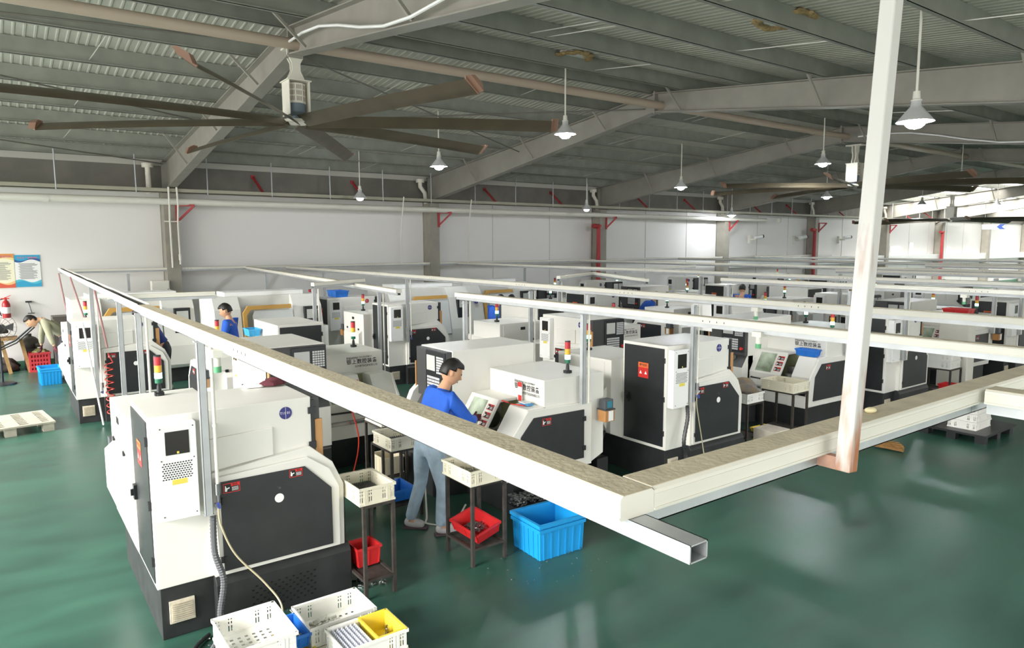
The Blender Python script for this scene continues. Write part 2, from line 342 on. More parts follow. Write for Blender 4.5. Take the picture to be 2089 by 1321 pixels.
poster('poster', -.1, .41, 1.83, 2.59, (mat('poster_or', 'E59A4E', .5), mat('poster_ye', 'F6DE9A', .5)), (mat('poster_rd', 'E0624C', .5), mat('poster_ye2', 'F3C98A', .5)), 'orange and yellow notice poster at the left edge of the wall', mat('poster_cream', 'F7F2D6', .6))
t = thing('fire_extinguisher', 'red fire extinguisher with white label hanging on the left wall', 'fire extinguisher', (.2, 19.28, 1.17))
MB().lathe([(0, 0), (.075, 0), (.08, .02), (.08, .3), (.05, .37), (.025, .39), (.025, .42), (0, .42)]).build('cylinder', mat('ext_red', 'B0272B', .3), t)
MB().lathe([(.082, .1), (.082, .24)]).build('label', PLATE, t); MB().box((-.09, -.015, .42), (.07, .015, .44)).box((-.02, -.02, .4), (.02, .02, .46)).bar((0, 0, .45), (.1, 0, .5), .02, .012).build('valve_handle', RED, t)
MB().tube([(-.02, 0, .43), (-.13, -.01, .4), (-.15, -.02, .25), (-.1, -.03, .05)], .012, 6).build('hose', DARK, t)
t = thing('wall_fan_switch', 'small dark fitting with cord hanging on the wall beside the extinguisher', 'wall fitting', (.62, 19.36, 1.24)); MB().box((-.06, -.05, .25), (.06, .04, .28)).build('bracket', DARK, t); MB().tube([(0, -.02, .25), (.03, -.02, .1), (.05, -.02, 0)], .008, 5).cyl((-.03, -.02, 0), (.1, -.02, 0), .012, 6).build('cord', GREYP, t)
t = thing('electrical_box', 'cream steel electrical box mounted on the wall by the first column', 'electrical box', (3.28, 18.85, 1.47)); MB().box((-.2, 0, 0), (.2, .2, .44)).build('case', PVC, t, .008); MB().box((-.185, -.008, .02), (.185, 0, .42)).build('cover', PVC, t, .004); MB().box((.15, -.02, .18), (.165, -.008, .24)).build('lock', DARK, t)
mb = MB()
for k in range(4): mb.cyl((-.1+.06*k, -.012, .1), (-.1+.06*k, -.008, .1), .01, 8)
mb.build('indicators', RED, t)
for i, x in enumerate((27.6, 31.15, 35.2)):
    t = thing('security_camera', ['white bullet camera on the wall right of the fourth column', 'white bullet camera on the wall left of the fifth column', 'white bullet camera on the wall right of the fifth column'][i], 'security camera', (x, 19.3, 2.95)); t.scale = (1.5,)*3
    MB().box((-.05, 0, -.12), (.05, .1, .12)).tube([(0, 0, 0), (.06, -.14, 0)], .025, 6).build('mount', PVC, t); MB().cyl((.02, -.12, .06), (.25, -.22, .09), .06, 10).build('body', PLATE, t); MB().cyl((.25, -.22, .09), (.29, -.24, .095), .05, 10).build('lens', DARK, t)
t = thing('hanging_sign', 'blue and grey arrow sign hanging under the roof at the far end', 'sign', (40, 14.1, 3.55)); MB().box((-.02, -.5, -.12), (.02, .5, .12)).build('board', mat('sign_grey', 'C4CAD6', .5), t); MB().prism([(-.5, -.12), (-.36, 0), (-.5, .12), (-.28, .12), (-.14, 0), (-.28, -.12)], 'x', -.03, -.02).build('arrow', mat('sign_blue', '34519B', .5), t)
MB().cyl((0, -.4, .12), (0, -.4, 2.0), .008, 5).cyl((0, .4, .12), (0, .4, 1.95), .008, 5).build('hanger', GALV, t)

# ------------------------------------------------------------------ pendant lamps
SHADE = mat('lamp_shade', 'D9DADA', .35, metal=.2); BULB = mat('lamp_bulb', 'F4FAFF', .4, emit=230); BULBO = mat('lamp_bulb_dim', 'E6ECF0', .4, emit=1.2)
def lamp_proto():
    t = thing('pendant_lamp', 'x', 'lamp')
    MB().lathe([(.045, .22), (.055, .15), (.075, .13), (.18, .0), (.188, -.012), (.168, -.002), (.065, .115)], n=28).build('shade', SHADE, t)
    MB().lathe([(0, .31), (.035, .31), (.04, .23), (.055, .22), (.055, .21), (0, .21)], n=16).build('socket', PVC, t)
    MB().lathe([(0, .11), (.04, .1), (.06, .05), (.1, .0), (.095, -.045), (.06, -.075), (0, -.09)], n=20).build('bulb', BULB, t)
    MB().cyl((0, 0, .3), (0, 0, 1.3), .014, 8).build('stem', PVC, t)
    return t
LP = lamp_proto(); first = True
BULBOFF = kids(LP)[2].data.copy() if False else None
LAMPS = [((8.17, 3.7, 4.07), 'large lit pendant lamp nearest the camera beside the white pole', 1), ((8.25, 9.6, 4.68), 'lit pendant lamp hanging just below the ridge left of the second beam', 1), ((8.05, 13.6, 4.47), 'lit pendant lamp in front of the second beam near its wall end', 1), ((8.03, 17.7, 4.01), 'dim pendant lamp hanging against the eave band in the first bay', 0), ((16.35, 17.9, 3.94), 'dim pendant lamp beside the third column drain elbow', 0),
 ((16.3, 13.8, 4.40), 'lit pendant lamp in front of the third beam near its wall end', 1), ((16.55, 9.6, 4.70), 'lit pendant lamp just left of the second fan motor', 1), ((24.4, 18.0, 3.92), 'lit pendant lamp beside the fourth column drain elbow', 1), ((24.3, 13.9, 4.42), 'lit pendant lamp beneath the second ceiling fan', 1), ((24.45, 9.6, 4.68), 'lit pendant lamp right of the second fan blades', 1), ((32.2, 14.1, 4.4), 'small lit pendant lamp between the fifth and sixth beams', 1), ((38.5, 13.5, 4.55), 'small lit pendant lamp near the bright roof gaps', 1), ((42.25, 14.6, 4.35), 'smallest lit pendant lamp far down the hall', 1),
 ]
dimbulb = None
for loc, lab, on in LAMPS:
    L_ = LP if first else dup(LP, loc, 0, lab)
    L_.location = loc; L_['label'] = lab; L_['group'] = 'pendant lamps'; first = False
    for c in [c for c in bpy.data.objects if c.parent == L_]:
        if c.name.startswith('stem'):
            me = MB().cyl((0, 0, .3), (0, 0, ztop(loc[1])+.272-loc[2]), .014, 8).mesh('stem', PVC); c.data = me
        if c.name.startswith('bulb') and not on:
            if not dimbulb: dimbulb = c.data.copy(); dimbulb.materials[0] = BULBO
            c.data = dimbulb
# ------------------------------------------------------------------ ceiling fans
def fan(loc, ang, label):
    t = thing('ceiling_fan', label, 'ceiling fan', loc)
    CWM = mat('fan_white', 'E9E5D8', .4)
    mb = MB(); mb.box((-.13, -.2, 1.0), (.13, .2, 1.025)); mb.prism([(-.1, 1.0), (.1, 1.0), (.1, .87), (.06, .8), (.06, .7), (.11, .6), (.11, .56), (-.11, .56), (-.11, .6), (-.06, .7), (-.06, .8), (-.1, .87)], 'y', -.05, -.03)
    mb.prism([(-.1, 1.0), (.1, 1.0), (.1, .87), (.06, .8), (.06, .7), (.11, .6), (.11, .56), (-.11, .56), (-.11, .6), (-.06, .7), (-.06, .8), (-.1, .87)], 'y', .03, .05); mb.box((-.17, -.17, .545), (.17, .17, .56)); mb.build('mount_bracket', CWM, t)
    MB().box((-.15, -.15, .08), (-.14, .15, .55)).build('side_plate', CWM, t); MB().box((.14, -.15, .08), (.15, .15, .55)).build('side_plate', CWM, t)
    MB().prism([(.13*math.cos(PI*k/4+PI/8), .13*math.sin(PI*k/4+PI/8)) for k in range(8)], 'z', .25, .52).build('motor_housing', CWM, t)
    mb = MB()
    for k in range(8):
        a = PI*k/4; ca, sa = math.cos(a), math.sin(a)
        for j in (-.03, -.01, .01, .03):
            for z in (.28, .36, .44):
                p = (.121*ca-j*sa, .121*sa+j*ca); d = (-sa*.004, ca*.004)
                mb.add([(p[0]-d[0], p[1]-d[1], z), (p[0]+d[0], p[1]+d[1], z), (p[0]+d[0], p[1]+d[1], z+.06), (p[0]-d[0], p[1]-d[1], z+.06)], [(0, 1, 2, 3)])
    mb.build('vent_slots', mat('slot_brown', '7A5F4C', .7), t)
    MB().lathe([(0, .25), (.12, .25), (.12, .13), (.08, .09), (.06, .08), (.06, .03), (0, .03)], n=16).build('motor', mat('motor_blue', '75838F', .4), t)
    MB().lathe([(0, .035), (.1, .035), (.2, .02), (.2, -.02), (0, -.02)], n=24).build('hub', CWM, t)
    bm_ = MB(); tp = MB(); R0, R1 = .16, 3.63; sec = [(-.095, .062), (-.03, .036), (.04, -.016), (.09, -.07), (.07, -.066), (0, -.014), (-.06, .034)]
    n = 10; rings = [[(R0+(R1-R0)*i/n, y, z-.05*1.2*(i/n)**2) for y, z in sec] for i in range(n+1)]; k = len(sec)
    bm_.add([v for r in rings for v in r], [(i*k+j, i*k+(j+1) % k, (i+1)*k+(j+1) % k, (i+1)*k+j) for i in range(n) for j in range(k)]+[tuple(range(k)), tuple(range(n*k, n*k+k))], True)
    tp.prism([(-.095, .062), (.09, -.07), (.1, -.05), (.06, .04), (-.04, .09), (-.1, .09)], 'x', R1, R1+.02); tp.prism([(-.095, .09), (.09, -.05), (.06, .04), (-.04, .1)], 'x', R1+.02, R1+.1)
    me, mt_ = bm_.mesh('blade', BLADE), tp.mesh('blade_tip', TIPM)
    for i in range(8):
        b = link('blade', me, t); b.rotation_euler = (0, 0, math.radians(ang+45*i)); e = link('blade_tip', mt_, b); e.location = (0, 0, -.06)
fan((3.65, 10.1, 4.50), -80, 'large eight-blade ceiling fan hanging in front of the first beam')
fan((18.15, 9.65, 4.25), -70, 'second ceiling fan hanging behind the white pole')
fan((32.4, 13.0, 3.72), -60, 'third and smallest ceiling fan far down the hall')
mb = MB(); mb.tube([(11.05, 3.0+.9*k-0, 0) for k in range(2)], .001, 3) if False else None
for n, (x, y0, y1, lab) in enumerate([(3.47, 9.9, 4.0, 'white cable draped along the first roof beam above the fan'), (17.97, 9.5, 3.2, 'white cable draped along the third roof beam by the second fan')]):
    tag(MB().tube([(x, y0+(y1-y0)*k/10, zbot(y0+(y1-y0)*k/10)+.12+.1*math.sin(k*.9)) for k in range(11)], .018, 6).build('power_cable', PLATE), lab, 'cable')
# ------------------------------------------------------------------ turning machines
def sign_mesh(w, h, mats=None):   # red-rimmed black warning plate, local x right, y up, z out
    mb = MB(); mb.i = 0; mb.add([(-w/2, -h/2, .001), (w/2, -h/2, .001), (w/2, h/2, .001), (-w/2, h/2, .001)], [(0, 1, 2, 3)])
    mb.i = 1; b = h*.07; mb.add([(-w/2+b, -h/2+b, .002), (w/2-b, -h/2+b, .002), (w/2-b, h/2-b, .002), (-w/2+b, h/2-b, .002)], [(0, 1, 2, 3)])
    mb.i = 0; mb.add([(-w*.05, h*.16, .003), (w/2-b, h*.16, .003), (w/2-b, h/2-b, .003), (-w*.05, h/2-b, .003)], [(0, 1, 2, 3)])
    mb.i = 2; mb.add([(-w*.42, -h*.3, .003), (-w*.3, -h*.34, .003), (-w*.26, -h*.1, .003), (-w*.12, -h*.02, .003), (-w*.14, h*.1, .003), (-w*.3, h*.02, .003), (-w*.36, h*.28, .003), (-w*.4, h*.28, .003)], [tuple(range(8))])
    for k in range(4):
        y = h*(.06-.11*k); mb.add([(0, y, .003), (w*.4, y, .003), (w*.4, y-h*.045, .003), (0, y-h*.045, .003)], [(0, 1, 2, 3)])
    text_into(mb, '警告', h*.26, Matrix.Translation((w*.2, h*.3, .004)), 1)
    return mb.mesh('warning_sign', mats or [RED, INK, PLATE])
SIGN = None
def place(name, me, parent, o, x, y):
    q = link(name, me, parent); q.matrix_local = frame(o, x, y); return q
def badge_mesh(a, b, c=None):
    mb = MB(); mb.i = 0; mb.lathe([(0, 0), (.047, 0), (.047, .003), (0, .003)], n=28)
    mb.i = 1; mb.add([(-.0012, -.047, .0035), (.0012, -.047, .0035), (.0012, .047, .0035), (-.0012, .047, .0035)], [(0, 1, 2, 3)])
    text_into(mb, a, .027, Matrix.Translation((-.022, 0, .005)), 1); text_into(mb, b, .027, Matrix.Translation((.022, 0, .005)), 1)
    return mb.mesh('number_badge', [c or NAVY, PLATE])
SLP = [(1.05, .80), (.86, 1.10)]
def lathe_proto(name, label, xr, hb, door_y=.72):
    global SIGN
    if SIGN is None: SIGN = sign_mesh(.1, .06)
    t = thing(name, label, 'machine tool'); bv = .006
    mb = MB(); mb.prism([(.02, .02), (1.37, .02), (1.37, .64), (1.0, .76), (1.0, 1.62), (.02, 1.62)], 'z', 0, .385)
    mb.prism([(.02, .388), (-.035, .388), (-.075, .33), (-.075, 0), (.02, 0)], 'x', .37, 1.39)
    mb.build('base', BASEB, t, .004)
    mb = MB()
    for i in range(9):
        for j in range(8):
            x = .62+.055*i+(j % 2)*.027; z = .07+.026*j
            mb.add([(x-.009, -.0765, z-.006), (x+.009, -.0765, z-.006), (x+.009, -.0765, z+.006), (x-.009, -.0765, z+.006)], [(0, 1, 2, 3)])
    mb.build('base_holes', mat('hole_black', '0A0A0B', .9), t)
    mb = MB(); mb.box((.07, .005, .11), (.235, .02, .27))
    for k in range(9): mb.prism([(-.006, .13+.015*k), (.006, .122+.015*k), (.006, .127+.015*k), (-.006, .135+.015*k)], 'x', .085, .22)
    o = mb.build('louvre_vent', mat('vent_cream', 'D9D0BC', .6, var=.2, scale=30), t)
    # head cabinet
    mb = MB(); mb.box((0, 0, .382), (1.13, .69, 1.6)); mb.prism([(.37, 1.16), (.83, 1.2), (.83, 1.413), (.37, 1.39)], 'y', -.018, .01); mb.build('cabinet', WHITE, t, bv)
    d = MB().box((-.008, .035, .42), (.002, .66, 1.565)).build('cabinet_door', BLACK, t, .003)
    mb = MB(); mb.box((-.03, .57, .87), (-.008, .63, .98)).box((-.05, .585, .9), (-.03, .6, .95)); mb.build('door_handle', DARK, d)
    for z in (.55, .95, 1.4): MB().box((-.02, .02, z), (.0, .05, z+.06)).build('hinge', DARK, d)
    mb = MB(); mb.i = 0; mb.add([(-.0095, .27, 1.19), (-.0095, .43, 1.19), (-.0095, .43, 1.37), (-.0095, .27, 1.37)], [(0, 1, 2, 3)])
    mb.i = 1; mb.add([(-.0105, .27, 1.31), (-.0105, .43, 1.31), (-.0105, .43, 1.37), (-.0105, .27, 1.37)], [(0, 1, 2, 3)])
    mb.i = 2
    for y in (.31, .39): mb.add([(-.0115, y-.02, 1.235), (-.0115, y+.02, 1.235), (-.0115, y, 1.275)], [(0, 1, 2)])
    text_into(mb, '电气危险', .03, frame((-.0125, .35, 1.34), (0, -1, 0), (0, 0, 1)), 3)
    mb.build('hazard_label', [RED, ORANGE, PLATE, INK], d)
    # head end shroud
    mb = MB(); mb.prism([(.37, .388), (1.35, .388), (1.356, .88), (1.27, 1.074), (1.096, 1.226), (.37, 1.15)], 'y', -.05, .04)
    mb.prism([(.395, .40), (1.305, .40), (1.308, .88), (1.235, 1.035), (1.065, 1.155), (.395, 1.125)], 'y', -.078, -.05)
    mb.prism([(1.0, .388), (1.27, .388), (1.27, .86), (1.14, 1.04), (1.0, 1.04)], 'y', .04, .69); mb.build('end_shroud', WHITE, t, bv)
    d = MB().prism([(.427, .433), (1.241, .43), (1.241, .884), (1.036, 1.091), (.423, 1.09)], 'y', -.09, -.078).build('end_door', BLACK, t, .003)
    place('warning_sign', SIGN, d, (.50, -.0905, 1.04), (1, 0, 0), (0, 0, 1)).scale = (1.15, 1.15, 1); place('warning_sign', SIGN, d, (.965, -.0905, 1.055), (1, 0, 0), (0, 0, 1))
    MB().cyl((.834, -.092, .889), (.834, -.09, .889), .034, 24).build('round_plate', PLATE, d)
    MB().cyl((.84, -.093, .965), (.84, -.09, .965), .009, 10).cyl((.825, -.092, .975), (.825, -.09, .975), .004, 8).build('lock', GREYP, d)
    for z in (.5, .93): MB().box((.405, -.096, z), (.445, -.085, z+.045)).cyl((.428, -.097, z), (.428, -.097, z+.045), .006, 8).build('hinge', DARK, d)
    place('number_badge', badge_mesh('T05', '03'), t, (.934, -.001, 1.5), (1, 0, 0), (0, 0, 1))
    mb = MB(); mb.box((1.13, -.012, 1.13), (1.15, .012, 1.575))
    for z in (1.2, 1.47): mb.box((1.105, -.015, z), (1.16, .0, z+.05))
    mb.build('hinge_strip', DARK, t)
    MB().box((1.155, -.006, 1.12), (1.215, .012, 1.42)).build('side_board', mat('board_tan', 'C08F5C', .6), t, .004)
    # air conditioner on the head end
    a = MB().box((.02, -.085, .885), (.285, 0, 1.555)).build('air_conditioner', PLATE, t, .005)
    MB().box((.088, -.0875, 1.345), (.238, -.085, 1.505)).build('display', mat('display_black', '26221F', .2), a); MB().box((.158, -.0885, 1.35), (.172, -.0875, 1.365)).build('mark', YELLOW, a)
    mb = MB()
    for j in range(8):
        for i in range(11):
            x = .066+.0172*i+(j % 2)*.0086; z = 1.178+.0155*j; mb.add([(x-.0055, -.0856, z-.004), (x+.0055, -.0856, z-.004), (x+.0055, -.0856, z+.004), (x-.0055, -.0856, z+.004)], [(0, 1, 2, 3)])
    mb.build('grille', INK, a); MB().box((.12, -.0865, 1.135), (.215, -.085, 1.17)).build('label', YELLOW, a)
    mb = MB()
    for x in (.06, .265):
        for z in (1.31, 1.53, .92): mb.cyl((x, -.088, z), (x, -.085, z), .005, 6)
    mb.build('screws', GREYP, a)
    # control panel facing the operator
    c = MB().box((1.13, .01, 1.04), (1.2, .68, 1.59)).prism([(1.275, .865), (1.15, 1.05), (1.12, 1.05), (1.26, .865)], 'y', .05, .68).build('control_panel', GREYP, t, .004)
    MB().box((1.2, .26, 1.09), (1.222, .67, 1.58)).build('control_unit', DARK, c, .004)
    MB().box((1.222, .29, 1.36), (1.226, .47, 1.53)).build('screen', SCREEN, c)
    mb = MB()
    for r_ in range(7):
        for q in range(5): mb.box((1.222, .505+.03*q, 1.34+.028*r_), (1.227, .528+.03*q, 1.36+.028*r_))
    mb.build('keypad', KEY, c); mb = MB()
    for r_ in range(5):
        for q in range(8): mb.box((1.222, .30+.034*q, 1.125+.036*r_), (1.227, .326+.034*q, 1.15+.036*r_))
    mb.build('function_keys', KEY, c); MB().cyl((1.222, .635, 1.15), (1.25, .635, 1.15), .024, 14).build('stop_button', RED, c)
    MB().cyl((1.19, .5, .98), (1.23, .5, 1.0), .04, 14).cyl((1.22, .38, .93), (1.24, .38, .94), .016, 10).cyl((1.22, .44, .93), (1.24, .44, .94), .016, 10).build('hand_wheel', STEEL, c)
    # bed enclosure
    mb = MB(); mb.prism([(.08, .385), (.62, .385), (.62, 1.09), (.64, 1.09), (.64, hb), (xr, hb), (xr, .47), (.0, .387)], 'y', .69, 1.67); mb.prism([(xr+.02, hb-.33), (xr, hb-.33), (xr-.08, hb-.4), (xr-.08, hb-.73), (xr, .5), (xr+.02, .5)], 'y', .76, 1.5); mb.build('enclosure', WHITE, t, bv)
    r_ = MB().box((xr-.006, .8, hb-.31), (xr, 1.6, hb-.03)).build('rear_hatch', WHITE, t, .003)
    MB().box((xr-.012, 1.12, hb-.13), (xr-.004, 1.22, hb-.08)).build('pull', INK, r_); [MB().box((xr-.018, y, hb-.335), (xr-.002, y+.04, hb-.3)).build('latch', INK, r_) for y in (.9, 1.45)]
    MB().box((.621, .9, .6), (.63, 1.4, 1.08)).build('chamber', OLIVE, t)
    mb = MB(); mb.lathe([(0, 0), (.1, 0), (.1, .1), (.06, .12), (0, .12)], (0, 0, 0), 18); ch = mb.build('chuck', CHROME, t); ch.matrix_local = frame((.8, .98, .86), (1, 0, 0), (0, 0, 1)) ; MB().box((.66, 1.22, .62), (.95, 1.34, .82)).box((.7, 1.2, .82), (.86, 1.36, .92)).build('tool_post', STEEL, t)
    mb = MB(); mb.box((.6, .69, .39), (1.13, 1.67, .565)); mb.build('front_apron', WHITE, t, bv); MB().box((1.0, .69, .565), (1.14, 1.67, .6)).build('drip_rail', STEEL, t, .003)
    y0 = door_y; dl = .58 if xr > -.1 else .52
    d = MB().prism([(1.045, .6), (1.09, .6), (1.09, .80), (.885, 1.125), (.65, 1.125), (.65, 1.09), (.86, 1.09), (1.045, .79)], 'y', y0, y0+dl).build('sliding_door', WHITE, t, .008)
    def onslope(u, y, off): # u along the slope from bottom
        x, z = 1.09+(.885-1.09)*u, .80+(1.125-.80)*u; nx, nz = .325/.3843, .205/.3843
        return (x+nx*off, y, z+nz*off)
    mb = MB(); mb.add([onslope(.08, y0+.09, .002), onslope(.08, y0+.36, .002), onslope(.9, y0+.36, .002), onslope(.9, y0+.09, .002)], [(0, 1, 2, 3)]); mb.build('window', GLASSG, d)
    for k in range(3): place('warning_sign', SIGN, d, onslope(.25+.24*k, y0+.45, .002), (0, 1, 0), (-.53, 0, .85)).scale = (1.1, 1.1, 1)
    MB().tube([(1.09, y0+.05, .72), (1.13, y0+.06, .72), (1.13, y0+.33, .715), (1.09, y0+.34, .715)], .012, 8).build('door_handle', DARK, d)
    mb = MB(); mb.prism([(.64, .388), (1.14, .388), (1.14, .6), (1.06, .6), (1.05, .82), (.865, 1.10), (.64, 1.10)], 'y', 1.38, 1.67); mb.build('tail_shroud', WHITE, t, bv)
    mb = MB(); mb.prism([(.0, .388), (1.14, .41), (1.075, .83), (.87, 1.09), (.0, 1.08)], 'y', 1.67, 1.70); mb.build('tail_frame', WHITE, t, bv)
    d = MB().prism([(.12, .475), (1.0, .485), (.965, .835), (.80, 1.012), (.12, 1.005)], 'y', 1.70, 1.712).build('tail_door', BLACK, t, .003)
    place('warning_sign', SIGN, d, (.64, 1.7125, .95), (-1, 0, 0), (0, 0, 1)).scale = (1.2, 1.2, 1)
    for z in (.56, .88): MB().box((.1, 1.7, z), (.14, 1.72, z+.05)).build('hinge', DARK, d)
    # maker's lettering on the bed box front
    mb = MB(); F_ = lambda y, z: frame((.6425, y, z), (0, 1, 0), (0, 0, 1))
    mb.i = 1; mb.add([(.6405, 1.14, 1.15), (.6405, 1.62, 1.15), (.6405, 1.62, 1.335), (.6405, 1.14, 1.335)], [(0, 1, 2, 3)])
    text_into(mb, 'insunny', .052, F_(1.245, 1.302), 0); text_into(mb, 'CNC EQUIPMENT', .024, F_(1.43, 1.302), 0); text_into(mb, '银上数控装备', .068, F_(1.38, 1.245), 0, 1.12); text_into(mb, '台州银鑫机床有限公司', .032, F_(1.44, 1.185), 0)
    mb.build('lettering', [INK, WHITE], t)
    # signal tower
    tx, ty = (.36, .45) if False else (xr+.36, 1.48)
    MB().cyl((tx, ty, hb), (tx, ty, hb+.02), .04, 14).cyl((tx, ty, hb+.02), (tx, ty, hb+.09), .022, 12, .016).cyl((tx, ty, hb+.09), (tx, ty, hb+.11), .012, 8).box((tx-.035, ty-.03, hb), (tx+.035, ty+.03, hb+.03)).build('tower_stand', DARK, t)
    for nm, z0, z1, mm in (('green_lamp', .11, .205, LT_G), ('amber_lamp', .205, .265, LT_A), ('red_lamp', .265, .34, LT_R)):
        o = MB().cyl((tx, ty, hb+z0), (tx, ty, hb+z1), .03, 16).build(nm, mm, t)
        if nm == 'green_lamp': MB().cyl((tx, ty, hb+.15), (tx, ty, hb+.2), .031, 16).build('lit_band', LT_GON, o)
        if nm == 'red_lamp': MB().cyl((tx, ty, hb+z1), (tx, ty, hb+z1+.012), .03, 16).build('cap', DARK, o)
    # lubricator on the tail end
    l = MB().box((xr-.02, 1.70, .985), (xr+.10, 1.80, 1.09)).build('lubricator', mat('pump_grey', '54595C', .5), t, .004)
    MB().box((xr-.025, 1.70, .85), (xr+.115, 1.82, .975)).build('oil_tank', AMBER, l, .006); MB().box((xr+.0, 1.821, .86), (xr+.07, 1.823, .97)).build('label', PLATE, l); MB().box((xr-.03, 1.69, .975), (xr+.12, 1.825, .988)).build('lid', GREYP, l); MB().box((xr, 1.801, 1.0), (xr+.07, 1.803, 1.07)).build('pump_label', mat('label_teal', '2E7E93', .5), l)
    return t
MAIN = lathe_proto('lathe', 'nearest white CNC lathe with T11 01 badge on its end', -.03, 1.46)
MAIN.location = (.768, 5.183, 0); MAIN['group'] = 'white turning machines'
for c in kids(MAIN):
    if c.name.startswith('number_badge'): c.data = badge_mesh('T11', '01')
    if c.name.startswith(('lubricator', 'tail_door')): pass
OTHER = lathe_proto('lathe', 'white CNC lathe being worked by the man in blue jacket and jeans', -.2, 1.37, .69)
OTHER.location = (5.10, 7.17, 0); OTHER.rotation_euler = (0, 0, PI); OTHER['group'] = 'white turning machines'
bB = badge_mesh('T10', '02'); bR = badge_mesh('T2', '1', mat('badge_red', 'B8323F', .4))
small = ('base_holes', 'screws', 'mark', 'lock', 'pump_label', 'hinge', 'latch', 'side_board')
G_ = 'white turning machines'
ROT = {'+x': 0, '-x': PI, '-y': -PI/2, '+y': PI/2}
LIST = [ # facing, origin, label
 ('+x', (6.10, 5.31), 'white CNC lathe with open black cabinet door side, right of the jeans worker', ()),
 ('-x', (10.42, 7.16), 'white CNC lathe with blue bin on its top, left of the white pole', ()),
 ('+x', (11.26, 5.33), 'white CNC lathe half hidden by the rusty white pole, beside stacked crates', ()),
 ('-x', (15.72, 7.16), 'white CNC lathe just right of the stacked crates behind the second tray', small),
 ('+x', (16.35, 5.40), 'white CNC lathe at the right edge beside a coiled red hose', small),
 ('-x', (21.0, 7.16), 'front row white lathe beyond the right edge lathe', small),
 ('+x', (.92, 12.62), 'white CNC lathe by the left wall with red coil hose on its end', ()),
 ('-y', (2.43, 9.12), 'white lathe behind the nearest one, its front lettering facing the camera', ()),
 ('+y', (3.96, 10.16), 'white lathe with red and white label on its black rear door', ()),
 ('+x', (6.13, 12.38), 'white lathe with tall black door, left of the jeans worker and farther back', ()),
 ('-y', (7.35, 9.10), 'white lathe showing dark screen and keypad beside a steel post', ()),
 ('+y', (8.75, 10.16), 'white lathe seen from its latched rear hatch behind the jeans worker', ()),
 ('-y', (15.6, 9.10), 'white lathe with lit white screen right of the white pole', small),
 ('+y', (17.75, 10.16), 'white lathe seen from the rear with black cabinet left of the pole', small),
 ('+y', (13.3, 10.16), 'white lathe seen from the rear between the third and fourth trays', small),
 ('-y', (11.9, 9.10), 'white lathe in the second row behind the sheet of paper', small),
 ('-y', (20.6, 9.10), 'white lathe in the second row under the red bin', small),
 ('+y', (22.4, 10.16), 'white lathe seen from the rear right of the red bin', small),
 ('+x', (11.3, 12.4), 'white lathe in the third row behind the man bent over in blue', small),
 ('-x', (15.3, 14.0), 'white lathe facing left in the third row with lit screen', small),
 ('+x', (16.6, 12.4), 'white lathe in the third row beside the operator with dark hair', small),
 ('-x', (20.6, 14.0), 'white lathe in the third row below the fourth wall column', small),
 ('+x', (22.0, 12.4), 'white lathe in the third row right of the fourth wall column', small),
 ('-y', (12.6, 17.0), 'white lathe standing close to the back wall between two columns', small),
 ('-y', (15.3, 17.0), 'white lathe close to the back wall left of the third column', small),
 ('-y', (19.5, 17.0), 'white lathe close to the back wall right of the third column', small),
 ('-y', (24.5, 17.0), 'white lathe close to the back wall near the fourth column', small),
 ('+x', (27.0, 12.4), 'distant white lathe right of the fourth column', small), ('-x', (26.0, 7.16), 'distant front row white lathe far to the right', small), ('+x', (27.0, 5.4), 'distant front row white lathe at the far right', small),
]
LIST.append(('+x', (5.86, 14.75), 'white lathe with red number badge under a blue bin near the wall', small))
for i, (f, (x, y), lab, drop) in enumerate(LIST):
    o = dup(MAIN if 'coil hose on its end' in lab else OTHER, (x, y, 0), ROT[f], lab, G_, drop, {'number_badge': bR if y == 14.75 else bB})
